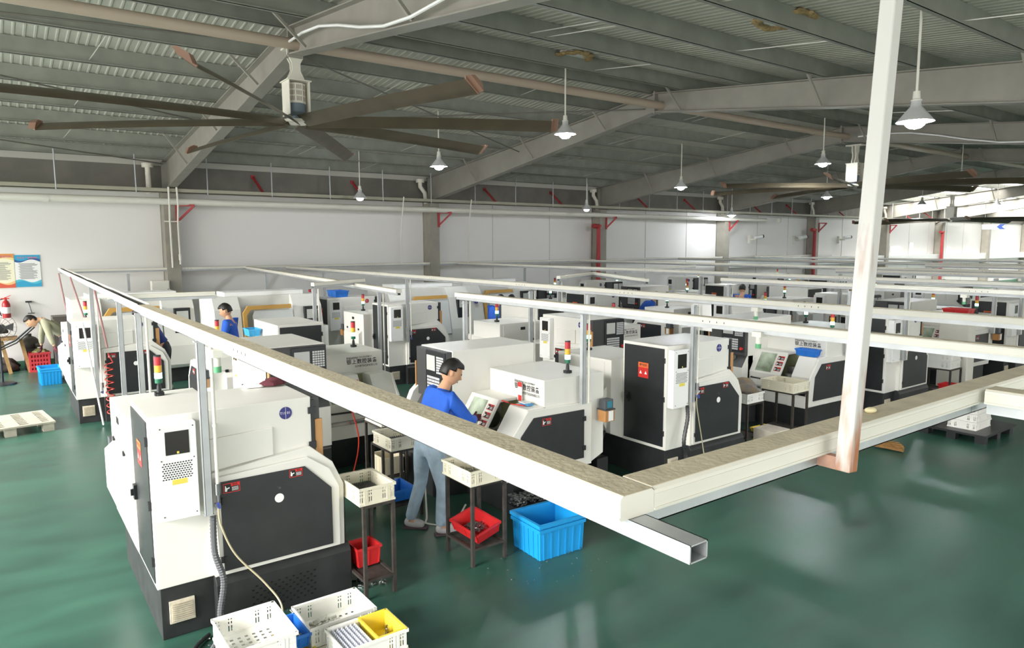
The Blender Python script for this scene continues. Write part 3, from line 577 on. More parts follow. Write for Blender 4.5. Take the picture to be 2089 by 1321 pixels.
# amber-lit lamps: lathes whose tower shows amber instead of green
# ------------------------------------------------------------------ yellow-framed enclosed machines near the wall
def centre_proto():
    t = thing('turning_centre', 'x', 'machine tool'); W2, D2, H2 = 2.15, 1.3, 1.74
    MB().box((0, .05, 0), (W2, D2, .3)).build('base', BASEB, t, .005)
    mb = MB(); mb.prism([(0, .3), (-.05, .36), (-.05, .75), (.12, 1.5), (.3, H2), (D2, H2), (D2, .3)], 'x', 0, .5); mb.prism([(0, .3), (-.05, .36), (-.05, .75), (.12, 1.5), (.3, H2), (D2, H2), (D2, .3)], 'x', 1.55, W2); mb.box((.5, .35, .3), (1.55, D2, H2)).prism([(0, .3), (-.05, .36), (-.05, .62), (0, .62)], 'x', .5, 1.55); mb.build('enclosure', mat('centre_white', 'E4E4DE', .4), t, .008)
    mb = MB()   # yellow rounded door frame around the opening
    fr = [(.52, .66), (.52, 1.42), (.62, 1.56), (1.5, 1.56), (1.5, 1.48), (.68, 1.48), (.6, 1.38), (.6, .66)]
    mp = lambda x, z, o: (x, (-.05+.17*(z-.75)/.75 if z > .75 else -.05)-o, z)
    n = len(fr); mb.add([mp(x, z, 0) for x, z in fr]+[mp(x, z, .05) for x, z in fr], [tuple(range(n)), tuple(range(2*n-1, n-1, -1))]+[(i, (i+1) % n, (i+1) % n+n, i+n) for i in range(n)]); mb.build('door_frame', mat('frame_ochre', 'C79A4E', .45), t, .008)
    d = MB().add([mp(.72, .64, .02), mp(1.53, .64, .02), mp(1.53, 1.46, .02), mp(.76, 1.46, .02), mp(.72, 1.36, .02)]+[mp(.72, .64, -.03), mp(1.53, .64, -.03), mp(1.53, 1.46, -.03), mp(.76, 1.46, -.03), mp(.72, 1.36, -.03)], [(0, 1, 2, 3, 4), (9, 8, 7, 6, 5)]+[(i, (i+1) % 5, (i+1) % 5+5, i+5) for i in range(5)]).build('sliding_door', mat('centre_grey', 'D5D8D6', .35), t, .01)
    MB().tube([mp(.8, .9, .03), mp(.8, .9, .07), mp(.8, 1.15, .07), mp(.8, 1.15, .03)], .012, 8).build('door_handle', DARK, d)
    MB().box((1.75, -.0, 1.0), (2.05, .1, 1.5)).build('control_panel', DARK, t, .005); MB().box((1.79, -.004, 1.25), (2.01, 0, 1.44)).build('screen', SCREEN, t)
    place('number_badge', bB, t, (.25, -.0, 1.3), (1, 0, 0), (0, .22, .97)).scale = (1.4,)*3
    MB().box((.3, .5, H2), (1.9, 1.1, H2+.08)).build('top_cover', PLATE, t, .005)
    return t
C0 = centre_proto(); C0.location = (3.4, 14.2, 0); C0['label'] = 'white machine with ochre door frame behind the young man in blue'; C0['group'] = 'ochre framed machines'
dup(C0, (7.25, 14.4, 0), 0, 'white machine with ochre door frame left of the black-door lathe', 'ochre framed machines')
dup(C0, (1.15, 15.4, 0), 0, 'white machine with ochre door frame partly hidden behind the near tray', 'ochre framed machines')
dup(C0, (9.8, 15.2, 0), 0, 'white machine with ochre door frame below the second trunk bend', 'ochre framed machines')
# ------------------------------------------------------------------ overhead cable trunking on steel channels
GRP = 'overhead cable trunks'
def trunk(label, p0, p1, ext0=0, ext1=0, w_=.1, h=.052, open_=False, hat=True):
    p0, p1 = Vector(p0), Vector(p1); L = (p1-p0).length; d = (p1-p0)/L
    t = thing('cable_raceway', label, 'cable trunk', p0, 0, GRP); t.matrix_world = Matrix.Translation(p0) @ Matrix((d, Vector((0, 0, 1)).cross(d), d.cross(Vector((0, 0, 1)).cross(d)))).transposed().to_4x4()
    # local x along; y to its left; z up ; p0 is the near/right lower edge centre
    a = w_/2
    mb = MB(); sec = [(-a, 0), (a, 0), (a, h-.006), (a-.007, h), (-a+.007, h), (-a, h-.006)] if not open_ else [(-a, 0), (a, 0), (a, h), (a-.006, h), (a-.006, .006), (-a+.006, .006), (-a+.006, h), (-a, h)]
    mb.prism(sec, 'x', 0, L)
    if not open_: [mb.prism([(g*(a+e), u), (g*a, u), (g*a, v), (g*(a+e), v)], 'x', 0, L) for g in (-1, 1) for e, u, v in ((.002, h*.70, h*.73), (.003, .003, .008))]
    mb.build('duct', PVC, t)
    if open_:
        mb = MB()
        for k in range(5): mb.tube([(L*i/14, -a+.018+.016*k+.008*math.sin(i*1.7+k*2), .02+.012*(k % 2)+.006*math.sin(i*2.3+k)) for i in range(15)], .008, 6)
        mb.build('cables', DARK, t)
    else:
        MB().prism([(-a+.008, h), (a-.008, h), (a-.008, h+.0015), (-a+.008, h+.0015)], 'x', .0, L).build('dusty_lid', DUST, t)
        if L > 3:
            mb = MB()
            for q in range(1, int(L/2.4)):
                for j in range(4): x = 2.4*q+.07*j+.4*hsh(label, q); mb.box((x, -a-.0015, .012), (x+.006, a+.0015, .026))
            if mb.v: mb.build('slots', IRON, t)
    s_ = .026; mb = MB(); z0, z1 = -.038, -.001
    for q in ([(-s_, z0), (s_, z0), (s_, z0+.003), (-s_, z0+.003)], [(-s_, z1-.003), (s_, z1-.003), (s_, z1), (-s_, z1)], [(-s_, z0), (-s_+.003, z0), (-s_+.003, z1), (-s_, z1)], [(s_-.003, z0), (s_, z0), (s_, z1), (s_-.003, z1)]): mb.prism(q, 'x', -ext0, L+ext1)
    mb.build('steel_channel', GALV, t); return t
trunk('nearest dusty cable trunk running from the front corner past the T11 01 lathe', (1.05, .985, 2.185), (1.05, 6.9, 2.185), .16)
trunk('open cable trunk carrying dark cables toward the left wall', (1.06, 6.95, 2.19), (1.25, 18.9, 2.22), open_=True)
trunk('dusty cable trunk crossing in front of the camera from the near corner to the right', (1.101, 1.035, 2.185), (2.78, 1.035, 2.185))
trunk('short dusty cable trunk continuing right from the tee by the near crossing', (2.785, 1.035, 2.185), (14, 1.035, 2.185))
trunk('cable trunk running toward the camera from the tee at the right edge', (2.83, .97, 2.187), (2.83, -1.6, 2.187))
trunk('cable trunk over the jeans worker lathe with a post near its left end', (4.75, 1.1, 2.10), (4.75, 7.6, 2.10))
trunk('cable trunk over the black-door lathe right of the worker', (6.45, 1.1, 2.115), (6.45, 19.0, 2.15))
trunk('cable trunk over the lathe with the blue bin', (10.3, 1.1, 2.11), (10.3, 7.75, 2.11))
trunk('cable trunk over the lathe hidden by the pole', (11.9, 1.1, 2.13), (11.9, 19.0, 2.16))
trunk('cable trunk over the lathe right of the stacked crates', (15.6, 1.1, 2.12), (15.6, 8.6, 2.12))
trunk('cable trunk over the right edge lathe with the coiled hose', (17.1, 1.1, 2.12), (17.1, 19.0, 2.16))
trunk('distant cable trunk beyond the right edge lathe', (21.0, 1.1, 2.12), (21.0, 9, 2.12)); trunk('more distant cable trunk reaching the back wall', (22.4, 1.1, 2.12), (22.4, 19.0, 2.16)); trunk('most distant cable trunk at the far right', (27.6, 1.1, 2.12), (27.6, 19.0, 2.16))
trunk('sagging cable trunk ending near the lathe with the tall black door', (4.95, 9.6, 2.03), (5.39, 19.0, 2.16))
trunk('long cable trunk running along the foot of the wall columns', (1.25, 19.05, 2.17), (34, 19.05, 2.17), w_=.09)
trunk('short cross trunk reaching a post above the red and white label lathe', (4.15, 11.05, 2.1), (5.2, 11.4, 2.12), w_=.08)
trunk('short cross trunk above the latched rear hatch lathe', (8.7, 10.3, 2.1), (10.15, 10.93, 2.12), w_=.08)
trunk('cable trunk leaving the short cross trunk toward the camera', (9.2, 8.5, 2.1), (10.23, 10.97, 2.12), w_=.08)
trunk('slim cable trunk branching right of the open trunk', (1.12, 9.9, 2.1), (2.35, 9.8, 2.1), w_=.06); trunk('cross trunk in the third row behind the bent man', (11.9, 12.0, 2.1), (15.9, 12.9, 2.12), w_=.08)
def post(x, y, z0, z1, label, conduit=True, valve=False):
    t = thing('support_post', label, 'post', (x, y, z0), 0, 'trunk posts'); h = z1-z0
    mb = MB(); mb.box((-.025, -.025, 0), (-.022, .025, h)).box((-.025, -.025, 0), (.025, -.022, h)).box((.022, -.025, 0), (.025, .025, h)); mb.build('channel', GALV, t)
    MB().box((-.03, -.03, 0), (.03, .03, .006)).box((-.04, -.028, h-.03), (.04, .028, h-.02)).build('end_plate', GALV, t)
    if conduit: MB().cyl((.062, -.02, .12 if valve else 0), (.062, -.02, h), .0125, 10).cyl((.062, -.02, h*.5), (.062, -.02, h*.5+.02), .017, 10).build('conduit', PVC, t)
    if valve:
        MB().cyl((.062, -.02, .14), (.062, -.02, .22), .022, 10).cyl((.062, -.025, .06), (.062, -.02, .15), .014, 8).box((.03, -.05, .06), (.07, -.02, .085)).build('valve', CHROME, t); MB().bar((.05, -.05, .09), (.06, -.05, .05), .02, .015).build('valve_handle', mat('handle_blue', '3C4BA0', .4), t)
    return t
post(1.105, 5.08, .88, 2.13, 'steel post fixed to the end of the T11 01 lathe', valve=True)
post(1.07, 7.35, .0, 2.13, 'steel post behind the nearest lathe by its signal lamp'); post(1.2, 12.5, .42, 2.16, 'steel post on the end of the left wall lathe', valve=True); post(1.15, 9.2, 0, 2.15, 'steel post under the branch of the open trunk', False)
post(4.93, 5.43, 1.08, 2.05, 'steel post on the tail of the jeans worker lathe'); post(4.76, 7.45, 0, 2.05, 'steel post under the left end of the worker lathe trunk')
post(6.43, 5.21, .93, 2.06, 'steel post on the black-door lathe right of the worker', valve=True); post(6.47, 8.3, 0, 2.06, 'steel post beside the dark screen and keypad lathe'); post(6.52, 12.3, .85, 2.1, 'steel post on the tall black door lathe', valve=True)
post(10.25, 5.42, 1.08, 2.05, 'steel post on the tail of the blue bin lathe'); post(11.6, 5.22, .9, 2.08, 'steel post on the lathe behind the pole'); post(10.3, 7.6, 0, 2.05, 'steel post at the far end of the blue bin lathe trunk')
post(15.6, 5.4, 1.0, 2.07, 'steel post on the lathe beyond the crates'); post(16.7, 5.3, .9, 2.07, 'steel post on the right edge lathe'); post(15.4, 8.4, 0, 2.07, 'steel post in the second row right of the white pole')
post(4.17, 11.05, 1.37, 2.05, 'steel post standing on the lathe with red and white label'); post(5.1, 10.6, 0, 1.98, 'steel post under the sagging trunk'); post(8.75, 10.35, 1.38, 2.05, 'steel post under the short cross trunk'); post(11.9, 9.5, 0, 2.08, 'steel post in the second row behind the blue bin lathe'); post(5.3, 17.1, 0, 2.08, 'thin steel post by the back wall under the sagging trunk', False); post(6.45, 16.4, 0, 2.08, 'thin steel post by the back wall beside its neighbour', False); post(2.6, 18.9, 0, 2.1, 'thin steel post at the wall beside the electrical box', False); post(12.1, 15.8, 0, 2.1, 'thin steel post near the back wall below the third column', False)
for i, (x, y, z) in enumerate([(1.0, 4.2, 2.13), (4.72, 3.2, 2.05), (6.43, 4.4, 2.06), (10.27, 3.9, 2.05), (15.55, 4.0, 2.06)]):
    t = thing('air_outlet', ['white outlet with green tip under the nearest trunk', 'white outlet with green tip under the worker lathe trunk', 'white outlet with green tip under the black-door lathe trunk', 'white outlet with green tip under the blue bin lathe trunk', 'white outlet with green tip near the right edge trunk'][i], 'air outlet', (x, y, z))
    MB().box((-.03, -.04, -.01), (.06, .04, .03)).cyl((0, 0, -.07), (0, 0, 0), .02, 10).build('drop_pipe', PVC, t); MB().cyl((0, 0, -.1), (0, 0, -.065), .022, 10).build('green_tip', mat('tip_green', '5FA877', .5), t)
# leaning square pole and its bracket
t = thing('hanging_pole', 'white square pole with rust stains slanting down from the roof', 'pole', (1.79, .935, 2.15))
pm = mat('pole_white', 'E6E5E2', .5, var=.1, scale=6)
nt = pm.node_tree; b = nt.nodes['Principled BSDF']; tc = nt.nodes.new('ShaderNodeTexCoord'); n1 = nt.nodes.new('ShaderNodeTexNoise'); n1.inputs['Scale'].default_value = 9; n1.inputs['Detail'].default_value = 8
mp = nt.nodes.new('ShaderNodeMapping'); mp.inputs['Scale'].default_value = (2.5, 2.5, .45); nt.links.new(tc.outputs['Object'], mp.inputs['Vector']); nt.links.new(mp.outputs['Vector'], n1.inputs['Vector'])
sx = nt.nodes.new('ShaderNodeSeparateXYZ'); nt.links.new(tc.outputs['Object'], sx.inputs[0]); mr = nt.nodes.new('ShaderNodeMapRange'); mr.inputs['From Min'].default_value = 0; mr.inputs['From Max'].default_value = .7; mr.inputs['To Min'].default_value = .18; mr.inputs['To Max'].default_value = -.06; nt.links.new(sx.outputs['Z'], mr.inputs['Value'])
ad = nt.nodes.new('ShaderNodeMath'); nt.links.new(n1.outputs['Fac'], ad.inputs[0]); nt.links.new(mr.outputs[0], ad.inputs[1])
cr = nt.nodes.new('ShaderNodeValToRGB'); cr.color_ramp.elements[0].position = .56; cr.color_ramp.elements[0].color = lin('CBC9C5'); cr.color_ramp.elements[1].position = .78; cr.color_ramp.elements[1].color = lin('A5683F'); nt.links.new(ad.outputs[0], cr.inputs['Fac']); nt.links.new(cr.outputs['Color'], b.inputs['Base Color'])
MB().bar((0, 0, 0), (.262, .0, 2.9), .042, .042, (0, 1, 0)).build('tube', pm, t, .004)
MB().box((-.012, .0, 0), (.012, .11, .035)).build('bracket', mat('rust_pink', 'B98F7C', .7, var=.3, scale=20), t); MB().cyl((.026, -.01, .05), (.034, -.01, .05), .006, 6).build('bolt', IRON, t)
tag(MB().sph((0, 0, 0), (.022, .016, .009), 10, 6).build('bun_crumb', mat('tan_lump', 'E8DCB0', .7)), 'small pale lump lying on the dusty crossing trunk right of the pole', 'debris').location = (2.12, 1.04, 2.247)
# ------------------------------------------------------------------ crates, bins, tables
def wall_grid(mb, o, u, v, W_, H_, holes):
    o, u, v = Vector(o), Vector(u), Vector(v); xs = sorted({0, W_, *[q for h in holes for q in (h[0], h[2])]}); zs = sorted({0, H_, *[q for h in holes for q in (h[1], h[3])]})
    for a, b in zip(xs[:-1], xs[1:]):
        for c, d in zip(zs[:-1], zs[1:]):
            mx, mz = (a+b)/2, (c+d)/2
            if any(h[0] < mx < h[2] and h[1] < mz < h[3] for h in holes): continue
            mb.add([o+u*a+v*c, o+u*b+v*c, o+u*b+v*d, o+u*a+v*d], [(0, 1, 2, 3)])
_cr = {}
def crate_mesh(W_, D_, H_, mt, perf=True, taper=.0, bottom_holes=True):
    key = (W_, D_, H_, mt.name, perf)
    if key in _cr: return _cr[key]
    mb = MB()
    def holes(L):
        if not perf: return []
        hs = []
        for c in (.17*L, .83*L):
            for i in range(6):
                x = c-.05+.017*i+(.008 if i > 2 else 0)
                hs += [(x, H_*.2, x+.008, H_*.48), (x, H_*.56, x+.008, H_*.68), (x, H_*.76, x+.008, H_*.87)]
        return hs
    w2, d2 = W_/2, D_/2
    wall_grid(mb, (-w2, -d2, 0), (1, 0, 0), (0, 0, 1), W_, H_, holes(W_)); wall_grid(mb, (-w2, d2, 0), (1, 0, 0), (0, 0, 1), W_, H_, holes(W_))
    wall_grid(mb, (-w2, -d2, 0), (0, 1, 0), (0, 0, 1), D_, H_, holes(D_)); wall_grid(mb, (w2, -d2, 0), (0, 1, 0), (0, 0, 1), D_, H_, holes(D_))
    bh = []
    if perf and bottom_holes:
        for i in range(int(W_/.045)-1):
            for j in range(int(D_/.045)-1): bh.append((.03+.045*i, .03+.045*j, .05+.045*i, .05+.045*j))
    wall_grid(mb, (-w2, -d2, .006), (1, 0, 0), (0, 1, 0), W_, D_, bh)
    for s in (-1, 1):   # rim and ribs
        mb.box((-w2-.008, s*d2-.006, H_-.02), (w2+.008, s*d2+.008*s+.006, H_)); mb.box((s*w2-.006, -d2-.008, H_-.02), (s*w2+.006+.008*s, d2+.008, H_))
        mb.box((-w2-.004, s*d2-.003, .0), (w2+.004, s*d2+.005*s+.003, .014)); mb.box((s*w2-.003, -d2-.004, 0), (s*w2+.003+.005*s, d2+.004, .014))
        for q in ((-.36, -.30, .30, .36) if perf else (-.33, -.17, .17, .33)):
            mb.box((q*W_-.004, s*(d2+.0)-.002, .0), (q*W_+.004, s*(d2+.006)+.002, H_-.01)); mb.box((s*w2-.002, q*D_-.004, 0), (s*(w2+.006)+.002, q*D_+.004, H_-.01))
    me = mb.mesh('crate', mt)
    _cr[key] = me; return me
def crate(name, label, loc, size, mt, rz=0, perf=True, tilt=None, group=None, cat=None):
    o = link(name, crate_mesh(*size, mt, perf)); o.location = loc; o.rotation_euler = (*(tilt or (0, 0)), rz)
    s = o.modifiers.new('s', 'SOLIDIFY'); s.thickness = .004; s.offset = 0
    return tag(o, label, cat or name.split('_')[-1], group)
_bin = {}
def bin_(name, label, loc, size, mt, rz=0, tilt=(0, 0), group=None, ribs=True):
    W_, D_, H_ = size; key = (size, mt.name)
    if key not in _bin:
        mb = MB(); k = .86; a, b = W_/2, D_/2; t = .006
        o = [(-a*k, -b*k, 0), (a*k, -b*k, 0), (a*k, b*k, 0), (-a*k, b*k, 0), (-a, -b, H_), (a, -b, H_), (a, b, H_), (-a, b, H_)]; i_ = [(-a*k+t, -b*k+t, t), (a*k-t, -b*k+t, t), (a*k-t, b*k-t, t), (-a*k+t, b*k-t, t), (-a+t, -b+t, H_), (a-t, -b+t, H_), (a-t, b-t, H_), (-a+t, b-t, H_)]
        mb.add(o+i_, [(0, 3, 2, 1), (0, 1, 5, 4), (1, 2, 6, 5), (2, 3, 7, 6), (3, 0, 4, 7), (8, 9, 10, 11), (8, 12, 13, 9), (9, 13, 14, 10), (10, 14, 15, 11), (11, 15, 12, 8), (4, 5, 13, 12), (5, 6, 14, 13), (6, 7, 15, 14), (7, 4, 12, 15)])
        for s in (-1, 1):
            mb.box((-a-.008, s*b-.004, H_-.02), (a+.008, s*(b+.008)+.004, H_+.001)); mb.box((s*a-.004, -b-.008, H_-.02), (s*(a+.008)+.004, b+.008, H_+.001))
            if ribs:
                for q in (-.5, 0, .5):
                    mb.bar((q*W_*.9, s*b*k, .01), (q*W_*.95, s*(b-.002), H_-.02), .008, .01, (1, 0, 0)); mb.bar((s*a*k, q*D_*.9, .01), (s*(a-.002), q*D_*.95, H_-.02), .008, .01, (0, 1, 0))
        _bin[key] = mb.mesh('bin', mt)
    o = link(name, _bin[key]); o.location = loc; o.rotation_euler = (*tilt, rz); return tag(o, label, name.split('_')[-1], group)
def parts_heap(name, label, loc, size, n, mt, cat='metal parts', ordered=False, h=.012):
    mb = MB(); ln = .016 if name == 'floor_chips' else .035
    for i in range(n):
        if ordered:
            k = int(math.sqrt(n)); x = (i % k+.5)/k*size[0]-size[0]/2; y = (i//k+.5)/k*size[1]-size[1]/2; mb.cyl((x, y, 0), (x, y, .03), .008, 7).cyl((x, y, .03), (x, y, .035), .005, 6)
        else:
            a, b, c = hsh(name, i, loc), hsh(name, i, 2, loc), hsh(name, i, 3); p = Vector(((a-.5)*size[0], (b-.5)*size[1], .01+h*c)); q = p+Vector((math.cos(9*c)*ln, math.sin(9*c)*ln, .012*(a-.5))); mb.cyl(p, q, (.006+.004*b)*ln/.035, 6)
    o = mb.build(name, mt); o.location = loc; return tag(o, label, cat, None, 'stuff')
S3 = (.37, .44, .135)
for k in range(3): crate('white_crate', ['white crate at the bottom of the stack of three by the nearest lathe', 'middle white crate of the stack of three by the nearest lathe', 'empty white crate on top of the stack of three by the nearest lathe'][k], (1.145+.012*(k % 2), 4.265-.01*k, .003+.145*k), S3, CW, .0, group='white crates on the floor by the nearest lathe')
crate('white_crate', 'white crate holding a paper sheet, beside the yellow and blue bins', (1.745, 4.46, .12), (.45, .34, .14), CW, 0); crate('white_crate', 'white crate hidden beneath the paper sheet crate', (1.75, 4.46, .003), (.45, .34, .11), CIV)
crate('white_crate', 'white crate carrying the clear tray and yellow box', (1.80, 4.05, .14), (.42, .30, .13), CW); crate('white_crate', 'white crate hidden beneath the clear tray crate', (1.80, 4.05, .003), (.42, .30, .13), CIV)
bin_('blue_bin', 'small blue bin of parts on the yellow bin between the white crates', (1.445, 4.44, .135), (.13, .3, .10), CBD); bin_('yellow_bin', 'yellow bin with black marks under the small blue bin', (1.445, 4.43, .003), (.17, .32, .13), CYE)
tag(MB().add([(-.055, 0, -.02), (-.05, 0, .01), (-.045, 0, -.015), (-.01, 0, .012), (.0, 0, -.01), (.03, 0, .01), (.04, 0, -.012)], [(0, 1, 2), (2, 3, 4), (4, 5, 6)]).build('marker_scrawl', INK), 'black handwritten marks on the front of the yellow bin', 'marking').location = (1.5, 4.272, .07)
bin_('yellow_box', 'yellow box with torn paper inside the front white crate', (1.91, 4.05, .155), (.19, .29, .12), CYE, ribs=False)
t = thing('clear_tray', 'clear ribbed plastic tray in the front white crate', 'tray', (1.70, 4.05, .24)); mb = MB()
for k in range(6):
    for j in range(12): mb.prism([(-.09+.03*k, 0), (-.075+.03*k, .024), (-.06+.03*k, 0)], 'y', -.14+.023*j, -.123+.023*j)
mb.box((-.095, -.145, -.012), (.095, .145, 0)); mb.build('ribbed_insert', CLEAR, t)
tag(MB().add([(-.06, -.05, 0), (.06, -.06, .004), (.065, .05, 0), (-.05, .06, .01)], [(0, 1, 2, 3)]).build('paper_sheet', PLATE), 'white paper sheet lying in the middle white crate', 'paper').location = (1.82, 4.45, .135)
tag(MB().add([(-.06, -.05, 0), (.0, -.06, .014), (.055, -.03, .005), (.05, .05, .012), (.01, .03, .002), (-.03, .06, .016), (-.05, .02, .002)], [tuple(range(7))]).build('torn_paper', mat('paper_cream', 'F0E9C6', .8)), 'torn cream paper in the yellow box', 'paper').location = (1.9, 4.04, .17)
tag(MB().cyl((0, 0, 0), (0, 0, .05), .012, 12).cyl((0, 0, .05), (0, 0, .07), .008, 12).cyl((.02, -.03, .006), (-.05, -.06, .006), .008, 8).build('steel_fitting', STEEL), 'shiny turned fitting standing in the yellow box', 'metal part').location = (1.95, 4.06, .17)
parts_heap('metal_parts', 'grey metal parts lying in the small blue bin', (1.445, 4.40, .145), (.09, .2), 26, CHROME); parts_heap('wire_mesh_parts', 'fine grey parts spread in the paper sheet crate', (1.69, 4.44, .13), (.25, .25), 70, mat('fine_grey', 'C9C8C0', .5, metal=.4), h=.004)
def table(label, x0, x1, y0, y1, h, shelf=.14, group='black steel work tables'):
    t = thing('work_table', label, 'table', ((x0+x1)/2, (y0+y1)/2, 0), 0, group); a, b = (x1-x0)/2, (y1-y0)/2
    for s in (-1, 1):
        for q in (-1, 1): MB().box((s*(a-.012)-.014, q*(b-.012)-.014, 0), (s*(a-.012)+.014, q*(b-.012)+.014, h-.02)).build('leg', IRON, t)
    mb = MB().box((-a, -b, h-.022), (a, b, h)); mb.build('top', IRON, t)
    mb = MB()
    for s in (-1, 1): mb.box((-a, s*(b-.012)-.012, shelf), (a, s*(b-.012)+.012, shelf+.02)); mb.box((s*(a-.012)-.012, -b, shelf), (s*(a-.012)+.012, b, shelf+.02))
    mb.box((-a+.03, -b+.02, shelf+.002), (a-.03, b-.02, shelf+.008)); mb.build('shelf', IRON, t); return t
table('black table at the right end of the nearest lathe, crate of pins on top', 2.16, 2.43, 4.86, 5.30, .76); crate('ivory_crate', 'ivory crate full of small pins on the table by the nearest lathe', (2.285, 5.08, .762), (.29, .42, .14), CIV); parts_heap('pin_rows', 'rows of small dark pins in the crate by the nearest lathe', (2.285, 5.1, .775), (.25, .37), 196, CHROME, ordered=True)
bin_('red_bin', 'red bin on the low shelf of the table by the nearest lathe', (2.30, 5.18, .165), (.2, .2, .16), CR); parts_heap('steel_rings', 'shiny steel rings on the floor below the nearest table', (2.32, 5.12, .0), (.2, .2), 40, STEEL)
table('black table behind the jeans worker, ivory crates on top', 3.05, 3.40, 6.16, 6.62, .72); crate('ivory_crate', 'ivory crate of fittings on the table behind the jeans worker', (3.22, 6.36, .722), (.33, .40, .13), CIV); parts_heap('fittings', 'dark fittings standing in the crate behind the jeans worker', (3.24, 6.36, .735), (.27, .32), 121, CHROME, ordered=True)
bin_('blue_bin', 'blue bin on the low shelf behind the jeans worker legs', (3.225, 6.39, .165), (.24, .34, .12), CBD)
table('black table farther back behind the jeans worker', 3.36, 3.68, 7.0, 7.45, .74); crate('ivory_crate', 'ivory crate on the farther table behind the jeans worker', (3.52, 7.22, .742), (.31, .42, .13), CIV); crate('beige_crate', 'beige crate on the low shelf of the farther table', (3.52, 7.2, .165), (.24, .3, .2), mat('crate_beige', 'CFC6AB', .6), perf=False); 
table('black table in front of the jeans worker, ivory crate on top', 3.14, 3.50, 4.84, 5.27, .72); crate('ivory_crate', 'ivory crate on the table between the jeans worker and the blue crate', (3.30, 5.05, .722), (.36, .45, .13), CIV); parts_heap('scrap_parts', 'grey scraps in the crate on the worker table', (3.33, 5.05, .735), (.28, .36), 90, mat('fine_scrap', 'A9A695', .6, metal=.4), h=.01)
bin_('red_bin', 'red bin of chips tilted on the table shelf beside the big blue crate', (3.32, 5.05, .215), (.26, .37, .11), CR, .1, (.1, -.22)); parts_heap('curled_chips', 'curled metal chips in the tilted red bin', (3.325, 5.05, .235), (.12, .2), 45, CHIP)
def big_crate(label, loc, size, rz=0):
    W_, D_, H_ = size; mb = MB(); a, b = W_/2, D_/2; t = .01; k = .95
    mb.add([(-a*k, -b*k, 0), (a*k, -b*k, 0), (a*k, b*k, 0), (-a*k, b*k, 0), (-a, -b, H_), (a, -b, H_), (a, b, H_), (-a, b, H_), (-a*k+t, -b*k+t, t), (a*k-t, -b*k+t, t), (a*k-t, b*k-t, t), (-a*k+t, b*k-t, t), (-a+t, -b+t, H_), (a-t, -b+t, H_), (a-t, b-t, H_), (-a+t, b-t, H_)],
        [(0, 3, 2, 1), (0, 1, 5, 4), (1, 2, 6, 5), (2, 3, 7, 6), (3, 0, 4, 7), (8, 9, 10, 11), (8, 12, 13, 9), (9, 13, 14, 10), (10, 14, 15, 11), (11, 15, 12, 8), (4, 5, 13, 12), (5, 6, 14, 13), (6, 7, 15, 14), (7, 4, 12, 15)])
    for s in (-1, 1):
        for z, e in ((H_-.03, .014), (H_-.075, .008)): mb.box((-a-e, s*b-.004, z), (a+e, s*(b+e)+.004*s, z+.03)); mb.box((s*a-.004, -b-e, z), (s*(a+e)+.004*s, b+e, z+.03))
        for q in (-.42, -.25, -.08, .08, .25, .42): mb.bar((q*W_*k, s*b*k, 0), (q*W_, s*b, H_-.04), .012, .014, (1, 0, 0)); mb.bar((s*a*k, q*D_*k, 0), (s*a, q*D_, H_-.04), .014, .012, (1, 0, 0))
    o = mb.build('blue_crate', CB); o.location = loc; o.rotation_euler = (0, 0, rz); return tag(o, label, 'crate')
big_crate('large blue plastic crate on the floor in front of the jeans worker lathe', (3.925, 4.78, .002), (.50, .43, .33), -.04); big_crate('blue plastic crate on the floor behind the left wall lathe', (.80, 16.85, .002), (.36, .5, .34), .05)
tag(MB().box((3.95, 5.28, .14), (4.45, 5.44, .20)).build('chip_tray', BASEB), 'dark tray at the foot of the worker lathe catching chips', 'tray'); parts_heap('chip_pile', 'heap of bright metal chips behind the big blue crate', (4.2, 5.36, .2), (.46, .14), 420, CHIP, 'metal chips', h=.09)
# around the blue-bin lathe
table('black table right of the black-door lathe, white crate of clothes on top', 8.0, 8.36, 5.55, 6.0, .62); crate('white_crate', 'white crate holding a bundled jacket beside the black-door lathe', (8.18, 5.78, .622), (.36, .44, .13), CW)
def cloth(name, label, loc, size, mt, seed=0, cat='cloth'):
    mb = MB(); mb.sph((0, 0, 0), size, 22, 14); mb.v = [(x*(1+.25*math.sin(7*y/size[1]+seed+3*z/size[2])*.6), y*(1+.2*math.sin(6*x/size[0]+seed*2)), max(z*(1+.3*math.sin(5*x/size[0]+4*y/size[1]+seed)), -size[2]*.35)) for x, y, z in mb.v]
    o = mb.build(name, mt); o.location = loc; return tag(o, label, cat)
cloth('jacket_bundle', 'grey and brown jacket bundled in the white crate', (8.24, 5.78, .76), (.14, .19, .13), mat('jacket_grey', '6E7078', .9, var=.4, scale=9, col2='8A7A60'), 1.3, 'jacket'); crate('green_box', 'small green box beside the bundled jacket', (8.08, 5.9, .64), (.12, .2, .13), mat('box_green', '3F8C72', .5), perf=False)
tag(MB().box((8.10, 5.18, .0), (8.42, 5.52, .3)).build('carton', mat('carton_white', 'D9CFC0', .8, var=.2, scale=8), None, .004), 'worn carton on the floor under the clothes table', 'box'); bin_('yellow_bin', 'yellow bin on the floor behind the worn carton', (8.56, 5.6, .0), (.3, .34, .2), CYE)
table('black table in front of the blue bin lathe, ivory crate on top', 8.75, 9.12, 5.35, 5.85, .70); crate('ivory_crate', 'ivory crate on the table in front of the blue bin lathe', (8.93, 5.6, .702), (.38, .5, .14), CIV)
bin_('blue_bin', 'blue bin lying on top of the lathe left of the white pole', (9.62, 5.68, 1.105), (.14, .32, .1), CBD)
table('black table with stacked crates right of the pole', 13.35, 13.8, 5.2, 5.75, .55)
